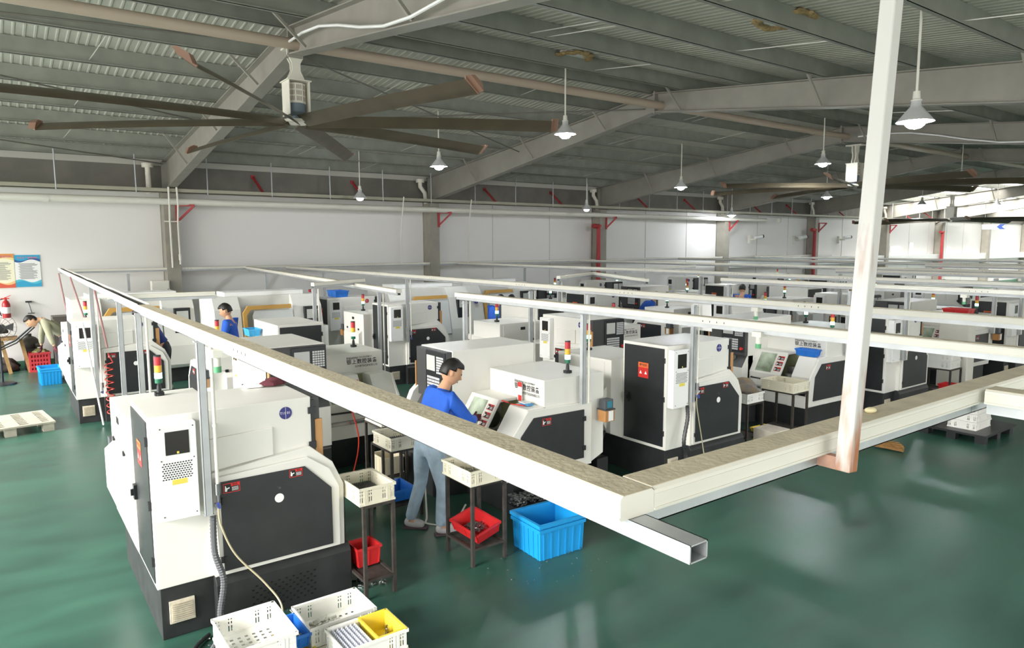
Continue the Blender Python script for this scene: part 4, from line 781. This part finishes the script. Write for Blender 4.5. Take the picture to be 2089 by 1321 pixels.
for k in range(2): crate('white_crate', ['lower white crate stacked on the table right of the pole', 'upper white crate stacked on the table right of the pole'][k], (13.58, 5.48, .552+.145*k), (.42, .5, .14), CW)
bin_('red_bin', 'red bin under the table of stacked crates', (13.4, 5.2, .18), (.3, .3, .12), CR); bin_('red_bin', 'long red bin on top of the second row lathe at right', (14.15, 5.45, 1.44), (.3, .42, .13), CR)
bin_('blue_bin', 'blue bin lying on the left wall lathe top', (1.75, 13.6, 1.38), (.18, .34, .14), CBD); bin_('light_blue_bin', 'light blue bin on the lathe in front of the young man in blue', (3.15, 11.0, 1.38), (.17, .28, .11), CYAN); bin_('blue_bin', 'blue bin on the lathe with red number badge near the wall', (6.25, 15.1, 1.602), (.3, .5, .14), CBD)
tag(MB().box((14.0, 5.2, 0), (14.3, 5.7, 1.44)).build('parts_cabinet', PVC, None, .01), 'cream cabinet standing under the long red bin', 'cabinet')
t = thing('pallet', 'dark plastic pallet carrying white crates at the right edge', 'pallet', (11.3, 4.15, 0))
MB().box((-.55, -.45, .1), (.55, .45, .13)).build('deck', DARK, t); [MB().box((x-.06, y-.06, 0), (x+.06, y+.06, .1)).build('foot', DARK, t) for x in (-.45, 0, .45) for y in (-.36, 0, .36)]
for k in range(3): crate('white_crate', ['bottom white crate on the dark pallet', 'middle white crate on the dark pallet', 'top white crate on the dark pallet'][k], (11.2, 4.08, .132+.115*k), (.5, .36, .11), CW)
crate('white_crate', 'white crate behind the stack on the dark pallet', (11.55, 4.4, .132), (.36, .3, .11), CW)
t = thing('straw_broom', 'straw broom head lying on the floor behind the pole', 'broom', (9.42, 4.62, .0), -.9)
mb = MB()
for k in range(60): a = (hsh(k)-.5)*1.1; mb.tube([(0, .02*(hsh(k, 1)-.5), .03+.03*hsh(k, 2)), (.42*math.cos(a), .42*math.sin(a), .01+.05*hsh(k, 3))], .006, 4)
mb.build('straw', mat('straw', '9A713C', .8, var=.4, scale=20), t); MB().tube([(0, 0, .04), (-.9, .1, .05)], .014, 6).build('handle', mat('broom_wood', '8C6A45', .7), t)
# left side
t = thing('pallet', 'pale slotted plastic pallet on the floor at the left edge', 'pallet', (.0, 12.85, 0), .12)
hs = [(.10+.29*i, .08+.11*j, .22+.29*i, .14+.11*j) for i in range(3) for j in range(8)]+[(.96, .08+.11*j, 1.06, .14+.11*j) for j in range(8)]
mb = MB(); wall_grid(mb, (-.56, -.5, .14), (1, 0, 0), (0, 1, 0), 1.12, 1.0, hs); o = mb.build('deck', PALLET, t); o.modifiers.new('s', 'SOLIDIFY').thickness = .025
[MB().box((x-.07, y-.07, 0), (x+.07, y+.07, .12)).build('block', PALLET, t) for x in (-.47, 0, .47) for y in (-.42, 0, .42)]
t = thing('basket', 'red perforated basket on the floor by the left wall', 'basket', (.72, 18.7, .0)); mb = MB(); wall_grid(mb, (-.2, -.17, 0), (1, 0, 0), (0, 0, 1), .4, .42, [(.04+.055*i, .05+.09*j, .07+.055*i, .1+.09*j) for i in range(6) for j in range(4)]); wall_grid(mb, (-.2, -.17, 0), (0, 1, 0), (0, 0, 1), .34, .42, [(.04+.055*i, .05+.09*j, .07+.055*i, .1+.09*j) for i in range(5) for j in range(4)]); mb.box((.19, -.17, 0), (.2, .17, .42)).box((-.2, .16, 0), (.2, .17, .42)).box((-.21, -.18, .39), (.21, -.165, .43)); mb.build('shell', mat('basket_red', 'D2424A', .4), t)
cloth('scrap_heap', 'greenish scrap heaped in the red basket', (.74, 18.7, .42), (.15, .15, .07), mat('scrap_green', '8A8552', .7, var=.5, scale=20), 2, 'scrap')
t = thing('pump', 'old dark iron pump on the floor against the left wall', 'pump', (.58, 19.1, .5)); MB().sph((0, 0, .1), (.17, .15, .15)).cyl((-.02, 0, .22), (-.02, 0, .3), .06, 12).cyl((.1, -.1, .05), (.22, -.14, .05), .05, 10).build('casing', mat('iron_dark', '5A5650', .6, metal=.4, var=.3), t); MB().box((-.13, -.1, -.5), (.13, .1, -.02)).build('stand', BASEB, t)
t = thing('bench', 'rough wooden trestle with iron clutter at the left wall', 'bench', (.1, 18.7, 0)); wd = mat('wood_raw', 'A98758', .8, var=.25, scale=9)
for s in (-.05, .3): MB().bar((s, 0, .75), (s+.13, -.1, 0), .07, .05, (0, 1, 0)).build('leg', wd, t)
MB().box((-.5, -.2, .74), (.25, .3, .79)).build('top', wd, t); cl = cloth('grinder', 'dark grinding machine sitting on the wooden trestle', (-.02, 18.75, .93), (.2, .16, .14), IRON, 4, 'grinder')
cloth('scrap_pile', 'dark scrap lying on the floor under the wooden trestle', (-.05, 19.05, .08), (.4, .25, .2), IRON, 5, 'scrap'); tag(MB().tube([(-.1, 18.4, .55), (.3, 18.35, .75), (.62, 18.3, 1.05)], .02, 6).tube([(-.1, 18.4, .5), (.32, 18.32, .7), (.66, 18.3, 1.02)], .015, 6).build('iron_bar', DARK), 'two dark bars leaning beside the man in the khaki coat', 'bar')
t = thing('pedestal_fan', 'dark pedestal fan at the left edge of the floor', 'fan', (.02, 17.25, 0)); MB().lathe([(0, 0), (.24, 0), (.23, .03), (.05, .06), (0, .06)]).build('base', DARK, t); MB().cyl((0, 0, .05), (0, 0, 1.05), .025, 10).build('pole', DARK, t)
mb = MB(); [mb.tube([(.3*math.cos(a)*q, -.1, 1.15+.3*math.sin(a)*q) for a in [2*PI*k/24 for k in range(25)]], .005, 4) for q in (.35, .7, 1)]; [mb.tube([(0, -.12, 1.15), (.3*math.cos(a), -.08, 1.15+.3*math.sin(a))], .003, 4) for a in [2*PI*k/20 for k in range(20)]]; mb.build('grille', GREYP, t); MB().cyl((0, -.06, 1.15), (0, .14, 1.15), .07, 12).build('motor', DARK, t)
mb = MB(); [mb.prism([(.05*math.cos(a), 1.15+.05*math.sin(a)), (.27*math.cos(a+.3), 1.15+.27*math.sin(a+.3)), (.25*math.cos(a-.3), 1.15+.25*math.sin(a-.3))], 'y', -.075, -.07) for a in (0, 2.09, 4.19)]; mb.build('blades', GREYP, t)
t = thing('wall_cabinet', 'dark iron cabinet standing behind the man in the khaki coat', 'cabinet', (1.25, 18.7, 0)); MB().box((-.25, -.2, 0), (.25, .3, 1.2)).build('body', mat('cab_dark', '5C5650', .6), t, .01)
# on machines
cloth('white_rag', 'crumpled white rag on top of the nearest lathe', (1.68, 5.80, 1.615), (.11, .05, .03), PLATE, .5, 'rag'); cloth('maroon_rag', 'crumpled maroon rag on top of the nearest lathe', (1.80, 5.76, 1.625), (.10, .05, .04), GLOVE, 1.1, 'rag')
t = thing('paper_slip', 'red and white card propped on the worker lathe', 'card', (4.425, 5.86, 1.105)); MB().box((-.004, -.035, 0), (0, .035, .2)).build('card', PLATE, t); MB().box((-.005, -.035, .15), (-.004, .035, .2)).build('red_band', RED, t); MB().box((-.005, -.03, .0), (-.004, .03, .06)).build('red_print', RED, t)
t = thing('tool_roll', 'blue and white packet lying on the worker lathe', 'packet', (4.36, 5.66, 1.105)); MB().box((-.04, -.07, 0), (.04, .07, .02)).build('packet', mat('packet_blue', '4A94C9', .4), t, .006)
MB().box((-.05, -.03, .02), (.03, .08, .028)).build('label', PLATE, t)
tag(MB().box((4.25, 5.84, 1.106), (4.262, 5.99, 1.116)).cyl((4.3, 5.62, 1.11), (4.24, 5.78, 1.11), .006, 6).build('screwdriver', RED), 'thin red handled tool on the worker lathe ledge', 'tool'); tag(MB().box((4.38, 6.0, 1.105), (4.43, 6.22, 1.12)).build('vernier_case', DARK), 'dark flat tool case on the worker lathe ledge', 'tool case')
tag(MB().prism([(0, 0), (.28, .0), (.27, .33), (.02, .34)], 'x', 0, .003).build('hanging_paper', PLATE), 'white sheet of paper hanging under the trunk over the black-door lathe', 'paper').location = (6.55, 5.05, 1.76)
for i, (x, y, z, s) in enumerate([(8.7, 5.9, 1.15, 1)]): pass
# hoses
def hose(name, label, pts, r, mt, n=8, coil=None):
    pts = [Vector(p) for p in pts]; out = []
    for i in range(len(pts)-1):
        p0, p1, p2, p3 = pts[max(i-1, 0)], pts[i], pts[i+1], pts[min(i+2, len(pts)-1)]
        for k in range(n): q = k/n; out.append(.5*((2*p1)+(p2-p0)*q+(2*p0-5*p1+4*p2-p3)*q*q+(3*p1-p0-3*p2+p3)*q**3))
    out.append(pts[-1]); rr = [r*(1+.09*((i % 2)*2-1)) for i in range(len(out))] if coil == 'ribs' else None
    return tag(MB().tube(out, r, 8, rr).build(name, mt), label, 'hose')
hose('corrugated_hose', 'grey corrugated hose running down the end of the nearest lathe', [(1.135, 5.10, .86), (1.13, 5.08, .6), (1.17, 5.04, .4), (1.13, 5.0, .2), (1.10, 4.92, .06), (1.0, 4.78, .025), (.9, 4.55, .025), (.82, 4.2, .025)], .022, HOSEG, 22, 'ribs'); hose('corrugated_hose', 'thin dark hose lying on the floor by the nearest lathe', [(1.06, 5.06, .02), (.95, 4.95, .02), (.84, 4.75, .02), (.78, 4.5, .02)], .014, DARK)
hose('air_hose', 'pale yellow air hose hanging from the valve on the nearest lathe', [(1.16, 5.04, .93), (1.17, 5.03, .8), (1.25, 5.0, .58), (1.42, 4.93, .35), (1.5, 4.82, .2), (1.42, 4.6, .12)], .007, mat('hose_yellow', 'A9A184', .4)); hose('corrugated_hose', 'black corrugated hose on the black-door lathe', [(6.36, 5.22, .9), (6.35, 5.2, .75), (6.27, 5.18, .5), (6.3, 5.17, .3), (6.3, 5.1, .03)], .022, DARK, 12, 'ribs'); hose('air_hose', 'thin tan air hose on the black-door lathe', [(6.49, 5.18, 1.05), (6.47, 5.17, .9), (6.56, 5.16, .5), (6.58, 5.12, .25), (6.55, 5.0, .02)], .006, mat('hose_yellow', 'B6AC7E'))
hose('air_hose', 'red air hose with yellow nozzle hanging before the lathe behind the nearest one', [(3.38, 7.93, .82), (3.42, 7.9, .7), (3.46, 7.86, .45), (3.44, 7.84, .25), (3.36, 7.8, .03)], .009, mat('hose_red', 'C93A2C', .4))
tag(MB().cyl((3.37, 7.935, .88), (3.38, 7.93, .80), .014, 8).build('air_nozzle', YELLOW), 'yellow air nozzle at the top of the red hose', 'nozzle')
def coil(label, x, y, z0, z1, r, n, mt): pts = [(x+r*math.cos(2*PI*n*k/(n*14)), y+r*math.sin(2*PI*n*k/(n*14)), z1+(z0-z1)*k/(n*14)) for k in range(n*14+1)]; return tag(MB().tube([(x, y, z1+.15)]+pts+[(x, y, z0)], .008, 6).build('coil_hose', mt), label, 'hose')
coil('red coiled air hose hanging on the left wall lathe', 1.36, 12.42, .12, .95, .06, 8, mat('coil_red', 'C8433A', .4)); coil('red coiled air hose hanging at the right edge lathe', 17.2, 5.2, .25, .75, .05, 5, mat('coil_red', 'C8433A', .4))
tag(MB().cyl((1.05, 12.4, 1.6), (1.22, 12.25, .02), .014, 8).build('leaning_rod', PLATE), 'thin white rod leaning against the left wall lathe', 'rod')
for i, (a, b) in enumerate([((1.1, 17.2, 2.2), (1.2, 17.0, 1.2)), ((1.13, 15.0, 2.2), (1.35, 14.9, 1.2)), ((1.22, 12.3, 2.15), (1.35, 12.35, 1.2))]): tag(MB().tube([a, b], .014, 6).build('maroon_conduit', mat('conduit_maroon', '9A6E6C', .5)), ['maroon conduit at the far end of the open trunk', 'maroon conduit halfway along the open trunk', 'maroon conduit above the coil hose of the left wall lathe'][i], 'conduit')
hose('drain_hose', 'thin pale hose looped on the floor behind the jeans worker', [(3.5, 6.3, .3), (3.35, 6.0, .05), (3.3, 5.9, .01), (3.5, 5.75, .01), (3.75, 5.9, .1)], .01, PVC)
parts_heap('floor_chips', 'scattered bright chips on the floor around the nearest lathe base', (1.3, 4.95, 0), (.7, .22), 90, CHIP, 'metal chips'); parts_heap('floor_chips', 'scattered bright chips on the floor beside the big blue crate', (3.6, 4.5, 0), (1.1, .7), 40, CHIP, 'metal chips')
tag(MB().box((5.45, 5.75, .0), (5.62, 5.95, .3)).cyl((5.53, 5.85, .3), (5.53, 5.85, .42), .05, 10).tube([(5.5, 5.8, .4), (5.7, 5.9, .55), (5.9, 6.2, .4)], .02, 6).build('coolant_pump', mat('pump_black', '2B2C2E', .5)), 'dark coolant pump on the floor between two lathes', 'pump')
# ------------------------------------------------------------------ people
def skin_mesh(name, nodes, edges, mt, sub=2, extra=None):
    ks = list(nodes); me = bpy.data.meshes.new('t'); me.from_pydata([nodes[k][0] for k in ks], [(ks.index(a), ks.index(b)) for a, b in edges], [])
    o = bpy.data.objects.new('t', me); COL.objects.link(o); o.modifiers.new('s', 'SKIN').use_smooth_shade = True
    sv = me.skin_vertices[0] if me.skin_vertices else me.skin_vertices.new(name='s')
    for i, k in enumerate(ks):
        r = nodes[k][1]; sv.data[i].radius = r if isinstance(r, tuple) else (r, r); sv.data[i].use_root = (i == 0)
    q = o.modifiers.new('u', 'SUBSURF'); q.levels = sub; q.render_levels = sub
    dg = bpy.context.evaluated_depsgraph_get(); dg.update(); m2 = bpy.data.meshes.new_from_object(o.evaluated_get(dg)); bpy.data.objects.remove(o)
    m2.materials.clear(); m2.materials.append(mt); m2.name = name
    if extra:
        b = bmesh.new(); b.from_mesh(m2); t = extra.mesh('x', mt); b.from_mesh(t); b.to_mesh(m2); b.free()
    m2.polygons.foreach_set('use_smooth', [True]*len(m2.polygons)); return m2
HS = 1.13
def vec(*p): return Vector(p)
def hand_nodes(pre, w, e, curl, side):  # wrist w, from elbow e ; thumb side vector
    d = (w-e).normalized(); s = side.normalized(); s = (s-d*s.dot(d)).normalized(); n = d.cross(s)
    N = {pre+'w': (w, .026), pre+'p': (w+d*.055, (.036, .02))}; E_ = [(pre+'w', pre+'p')]
    for i, (off, ln) in enumerate([(.027, .07), (.009, .08), (-.009, .075), (-.027, .058)]):
        b = w+d*.085+s*off; k1 = b+d*ln*.5+n*curl*.02; k2 = k1+d*ln*.4+n*curl*.05
        N[f'{pre}{i}a'] = (b, .0105); N[f'{pre}{i}b'] = (k1, .0095); N[f'{pre}{i}c'] = (k2, .008); E_ += [(pre+'p', f'{pre}{i}a'), (f'{pre}{i}a', f'{pre}{i}b'), (f'{pre}{i}b', f'{pre}{i}c')]
    tb = w+d*.035+s*.038; tt = tb+d*.045+s*.025+n*.01
    N[pre+'t'] = (tb, .012); N[pre+'u'] = (tt, .0095); E_ += [(pre+'p', pre+'t'), (pre+'t', pre+'u')]
    return N, E_
def person(label, J, face, top, bottom, gloves=None, shoe=SHOE, full=True, hair=HAIR, hands=True):
    """J: pelvis chest neck head (centre) and sides 'l','r': sh el wr hip kn an toe, world coordinates."""
    J = {k: Vector(v) for k, v in J.items()}; o0 = Vector((J['pelvis'].x, J['pelvis'].y, 0)); J = {k: v-o0 for k, v in J.items()}
    t = thing('person', label, 'person', o0)
    hd = J['head']; f = Vector(face).normalized(); upv = (hd-J['neck']).normalized(); upv = (upv+Vector((0, 0, .6))).normalized(); rt_ = f.cross(upv).normalized(); upv = rt_.cross(f); HM = Matrix((rt_, f, upv)).transposed()
    # head shape added to the one body mesh
    ex = MB(); mb0 = len(ex.v); ex.sph((0, 0, 0), 1, 24, 18)
    hv = []
    for x, y, z in ex.v:
        v = Vector((x*.073, y*.092, z*.112))*HS
        if z < -.1: v.x *= 1-.38*(-z-.1); v.y += .012*(-z); 
        if z < -.2 and y < 0: v.y *= 1-.45*(-z-.2)
        if y > .5 and abs(x) < .5: v.y += .004*math.cos(4*z)
        hv.append(hd+HM @ v)
    ex.v = hv
    def hp(x, y, z): return hd+HM @ (Vector((x, y, z))*HS)
    ex.add([hp(0, .092, .01), hp(-.013, .085, -.032), hp(.013, .085, -.032), hp(0, .114, -.03), hp(0, .088, -.042)], [(0, 1, 3), (0, 3, 2), (1, 4, 3), (3, 4, 2)], True)
    for s in (-1, 1): ex.sph(hp(s*.074, -.008, -.008), 1, 10, 8, HM @ Matrix.Diagonal((.009, .018, .031)))
    ex.sph(hp(0, .084, -.062), 1, 10, 6, HM @ Matrix.Diagonal((.022, .01, .006)))
    N = {'pelvis': (J['pelvis'], (.13, .10)), 'waist': (J['pelvis'].lerp(J['chest'], .5), (.12, .09)), 'chest': (J['chest'], (.14, .10)), 'neck': (J['neck'], .055), 'head0': (hd-upv*.05, .055)}
    E_ = [('pelvis', 'waist'), ('waist', 'chest'), ('chest', 'neck'), ('neck', 'head0')]
    for s in 'lr':
        for a, r in (('sh', .06), ('el', .042), ('wr', .028)): N[s+a] = (J[s+a], r)
        E_ += [('chest', s+'sh'), (s+'sh', s+'el'), (s+'el', s+'wr')]
        if full:
            for a, r in (('hip', .085), ('kn', .055), ('an', .04), ('toe', .035)): N[s+a] = (J[s+a], r)
            E_ += [('pelvis', s+'hip'), (s+'hip', s+'kn'), (s+'kn', s+'an'), (s+'an', s+'toe')]
        if hands:
            n_, e_ = hand_nodes(s, J[s+'wr'], J[s+'el'], .8, HM @ Vector((-1 if s == 'r' else 1, .3, .4)))
            if not gloves:
                n_.pop(s+'w'); N.update(n_); E_ += [(s+'wr' if a == s+'w' else a, b) for a, b in e_]
            else: link('glove', skin_mesh('glove', {k: (v[0], (v[1][0]*1.2, v[1][1]*1.3) if isinstance(v[1], tuple) else v[1]*1.2) for k, v in n_.items()}, e_, gloves), t)
    link('body', skin_mesh('body', N, E_, SKIN, 2, ex), t)
    # face details and hair
    mb = MB()
    for s in (-1, 1): mb.sph(hp(s*.03, .083, .012), .009, 8, 6)
    mb.build('eyes', mat('eye_dark', '201A18', .3), t)
    mb = MB(); mb.sph((0, 0, 0), 1, 30, 20); fs = []; vv = []
    for i, (x, y, z) in enumerate(mb.v):
        rr = 1.07+.05*hsh(i)*(1 if z > .2 else .3)
        if y > .35 and z > .2: rr += .16*hsh(i, 7)*min(1, (y-.35)*3)
        q = Vector((x*.073*rr, y*.092*rr-.002, z*.112*rr))*HS; vv.append((x, y, z, hd+HM @ q))
    keep = lambda v: v[2] > .42 or (v[2] > .1 and v[1] < .35) or (v[2] > -.34 and v[1] < -.3)
    ids = {}; hb_ = MB()
    for fc in mb.f:
        if all(keep(vv[k]) for k in fc): fs.append(fc)
    hb_.add([v[3] for v in vv], fs, True); ho = hb_.build('hair', hair, t); sm = ho.modifiers.new('s', 'SOLIDIFY'); sm.thickness = .012; sm.offset = -.5
    # clothes
    C_ = {'waist': (J['pelvis'].lerp(J['chest'], .12), (.158, .125)), 'belly': (J['pelvis'].lerp(J['chest'], .55), (.15, .12)), 'chest': (J['chest'], (.155, .12)), 'col': (J['chest'].lerp(J['neck'], .72), (.085, .08)), 'nk': (J['neck'], .068)}
    CE = [('belly', 'waist'), ('belly', 'chest'), ('chest', 'col'), ('col', 'nk')]
    C_ = {'belly': C_['belly'], **C_}
    for s in 'lr':
        C_[s+'sh'] = (J[s+'sh'], .085); C_[s+'m'] = (J[s+'sh'].lerp(J[s+'el'], .55), .07); C_[s+'el'] = (J[s+'el'], .063); C_[s+'f'] = (J[s+'el'].lerp(J[s+'wr'], .5), .055); C_[s+'wr'] = (J[s+'el'].lerp(J[s+'wr'], .9), .045)
        CE += [('chest', s+'sh'), (s+'sh', s+'m'), (s+'m', s+'el'), (s+'el', s+'f'), (s+'f', s+'wr')]
    link('jacket', skin_mesh('jacket', C_, CE, top), t)
    if full:
        T_ = {'pelvis': (J['pelvis'], (.145, .115)), 'w': (J['pelvis'].lerp(J['chest'], .28), (.135, .105))}; TE = [('pelvis', 'w')]
        for s in 'lr':
            T_[s+'hip'] = (J[s+'hip'], .10); T_[s+'t'] = (J[s+'hip'].lerp(J[s+'kn'], .5), .084); T_[s+'kn'] = (J[s+'kn'], .066); T_[s+'c'] = (J[s+'kn'].lerp(J[s+'an'], .45), .064); T_[s+'an'] = (J[s+'an']+Vector((0, 0, -.012)), .058)
            TE += [('pelvis', s+'hip'), (s+'hip', s+'t'), (s+'t', s+'kn'), (s+'kn', s+'c'), (s+'c', s+'an')]
        link('trousers', skin_mesh('trousers', T_, TE, bottom), t)
        for s in 'lr':
            a, b = J[s+'an'], J[s+'toe']; d = (b-a); d.z = 0; d.normalize()
            q = skin_mesh('shoe', {'m': (Vector((a.x, a.y, .055))+d*.05, (.042, .05)), 'h': (Vector((a.x, a.y, .055))-d*.035, .043), 't': (Vector((b.x, b.y, .042))+d*.04, (.04, .032)), 'k': (Vector((a.x, a.y, .11)), .042)}, [('m', 'h'), ('m', 't'), ('h', 'k')], shoe)
            so = link('shoe', q, t); MB().prism([((a-d*.062+d.cross(Vector((0, 0, 1)))*w_*(-1)).x, (a-d*.062+d.cross(Vector((0, 0, 1)))*w_*(-1)).y) for w_ in (-.036, .036)]+[((b+d*.066+d.cross(Vector((0, 0, 1)))*w_).x, (b+d*.066+d.cross(Vector((0, 0, 1)))*w_).y) for w_ in (-.034, .034)], 'z', .002, .02).build('sole', SOLE, so)
    return t
def standing(x, y, yaw, h=1.68, lean=.12, head_dn=.25, arms=((.42, -.05, 1.05), (.42, .05, 1.05))):
    """generic upright pose facing yaw (radians from +x), hands forward. Returns joints in world coordinates."""
    k = h/1.68; c, s = math.cos(yaw), math.sin(yaw)
    def W(a, b, z): return (x+(a*c-b*s)*k, y+(a*s+b*c)*k, z*k)
    J = {'pelvis': W(0, 0, .90), 'chest': W(lean*.9, 0, 1.26), 'neck': W(lean*1.25, 0, 1.43), 'head': W(lean*1.25+.05, 0, 1.56)}
    for q, sg, arm in (('l', 1, arms[0]), ('r', -1, arms[1])):
        J[q+'sh'] = W(lean*.95, sg*.185, 1.355); J[q+'wr'] = W(arm[0], sg*.17+arm[1]*sg, arm[2]); J[q+'el'] = W(lean*.8+.06, sg*.25, 1.08)
        J[q+'hip'] = W(0, sg*.09, .84); J[q+'kn'] = W(.03, sg*.1, .46); J[q+'an'] = W(-.02, sg*.11, .08); J[q+'toe'] = W(.12, sg*.13, .04)
    return J, (c*math.cos(head_dn), s*math.cos(head_dn), -math.sin(head_dn))
# the worker in jeans: leaning right toward the lathe, facing +x
J = {'pelvis': (3.24, 5.74, .88), 'chest': (3.35, 5.74, 1.22), 'neck': (3.43, 5.75, 1.39), 'head': (3.50, 5.74, 1.53),
     'lsh': (3.40, 5.92, 1.32), 'lel': (3.58, 6.02, 1.06), 'lwr': (3.78, 6.1, 1.02), 'rsh': (3.38, 5.55, 1.31), 'rel': (3.60, 5.58, 1.06), 'rwr': (3.84, 5.86, 1.0),
     'lhip': (3.22, 5.83, .82), 'lkn': (3.22, 5.87, .46), 'lan': (3.12, 5.93, .08), 'ltoe': (3.2, 5.85, .045), 'rhip': (3.25, 5.65, .82), 'rkn': (3.32, 5.62, .45), 'ran': (3.28, 5.60, .08), 'rtoe': (3.42, 5.56, .045)}
person('man in blue jacket and pale jeans leaning to the lathe in the near aisle', J, (.86, -.30, -.42), BLUEJ, JEAN, GLOVE)
J, f = standing(3.36, 12.85, 2.6, 1.74, .05, .35); person('young man in blue jacket standing by the ochre framed machine', J, f, BLUEJ, TROUS)
J, f = standing(8.95, 12.9, .3, 1.62, .22, .6); person('worker in blue bending behind the latched rear hatch lathe', J, f, BLUEJ, TROUS, hands=False)
J, f = standing(2.55, 14.55, 2.7, 1.6, .30, .7, ((.5, 0, .85), (.5, 0, .85))); person('worker in dark blue with dark trousers behind the nearest trunk', J, f, mat('jacket_navy', '2A3C86', .85, var=.15), TROUS)
J, f = standing(16.2, 11.55, .5, 1.66, .08, .3); person('dark haired operator in blue far behind between the trunks', J, f, BLUEJ, TROUS, hands=False)
J, f = standing(13.55, 12.85, -.4, 1.5, .42, 1.0); person('bent worker in blue with red shoulder patch behind the second trunk', J, f, BLUEJ, TROUS, hands=False)
J, f = standing(9.7, 13.4, .6, 1.55, .3, .8); person('worker in dark blue half hidden under the third trunk', J, f, mat('jacket_navy', '2A3C86'), TROUS, hands=False)
J = {'pelvis': (1.12, 17.35, .92), 'chest': (.86, 17.3, 1.20), 'neck': (.70, 17.28, 1.27), 'head': (.575, 17.27, 1.24), 'lsh': (.80, 17.14, 1.2), 'lel': (.86, 17.05, .93), 'lwr': (.92, 17.0, .72), 'rsh': (.80, 17.46, 1.18), 'rel': (.74, 17.5, .93), 'rwr': (.72, 17.45, .7),
     'lhip': (1.14, 17.26, .86), 'lkn': (1.08, 17.24, .47), 'lan': (1.12, 17.24, .08), 'ltoe': (.98, 17.22, .045), 'rhip': (1.14, 17.44, .86), 'rkn': (1.02, 17.46, .47), 'ran': (1.1, 17.48, .08), 'rtoe': (.96, 17.48, .045)}
person('man in khaki coat and maroon gloves bending over by the left wall', J, (-.75, -.25, -.6), GREYC, TROUS, GLOVE)
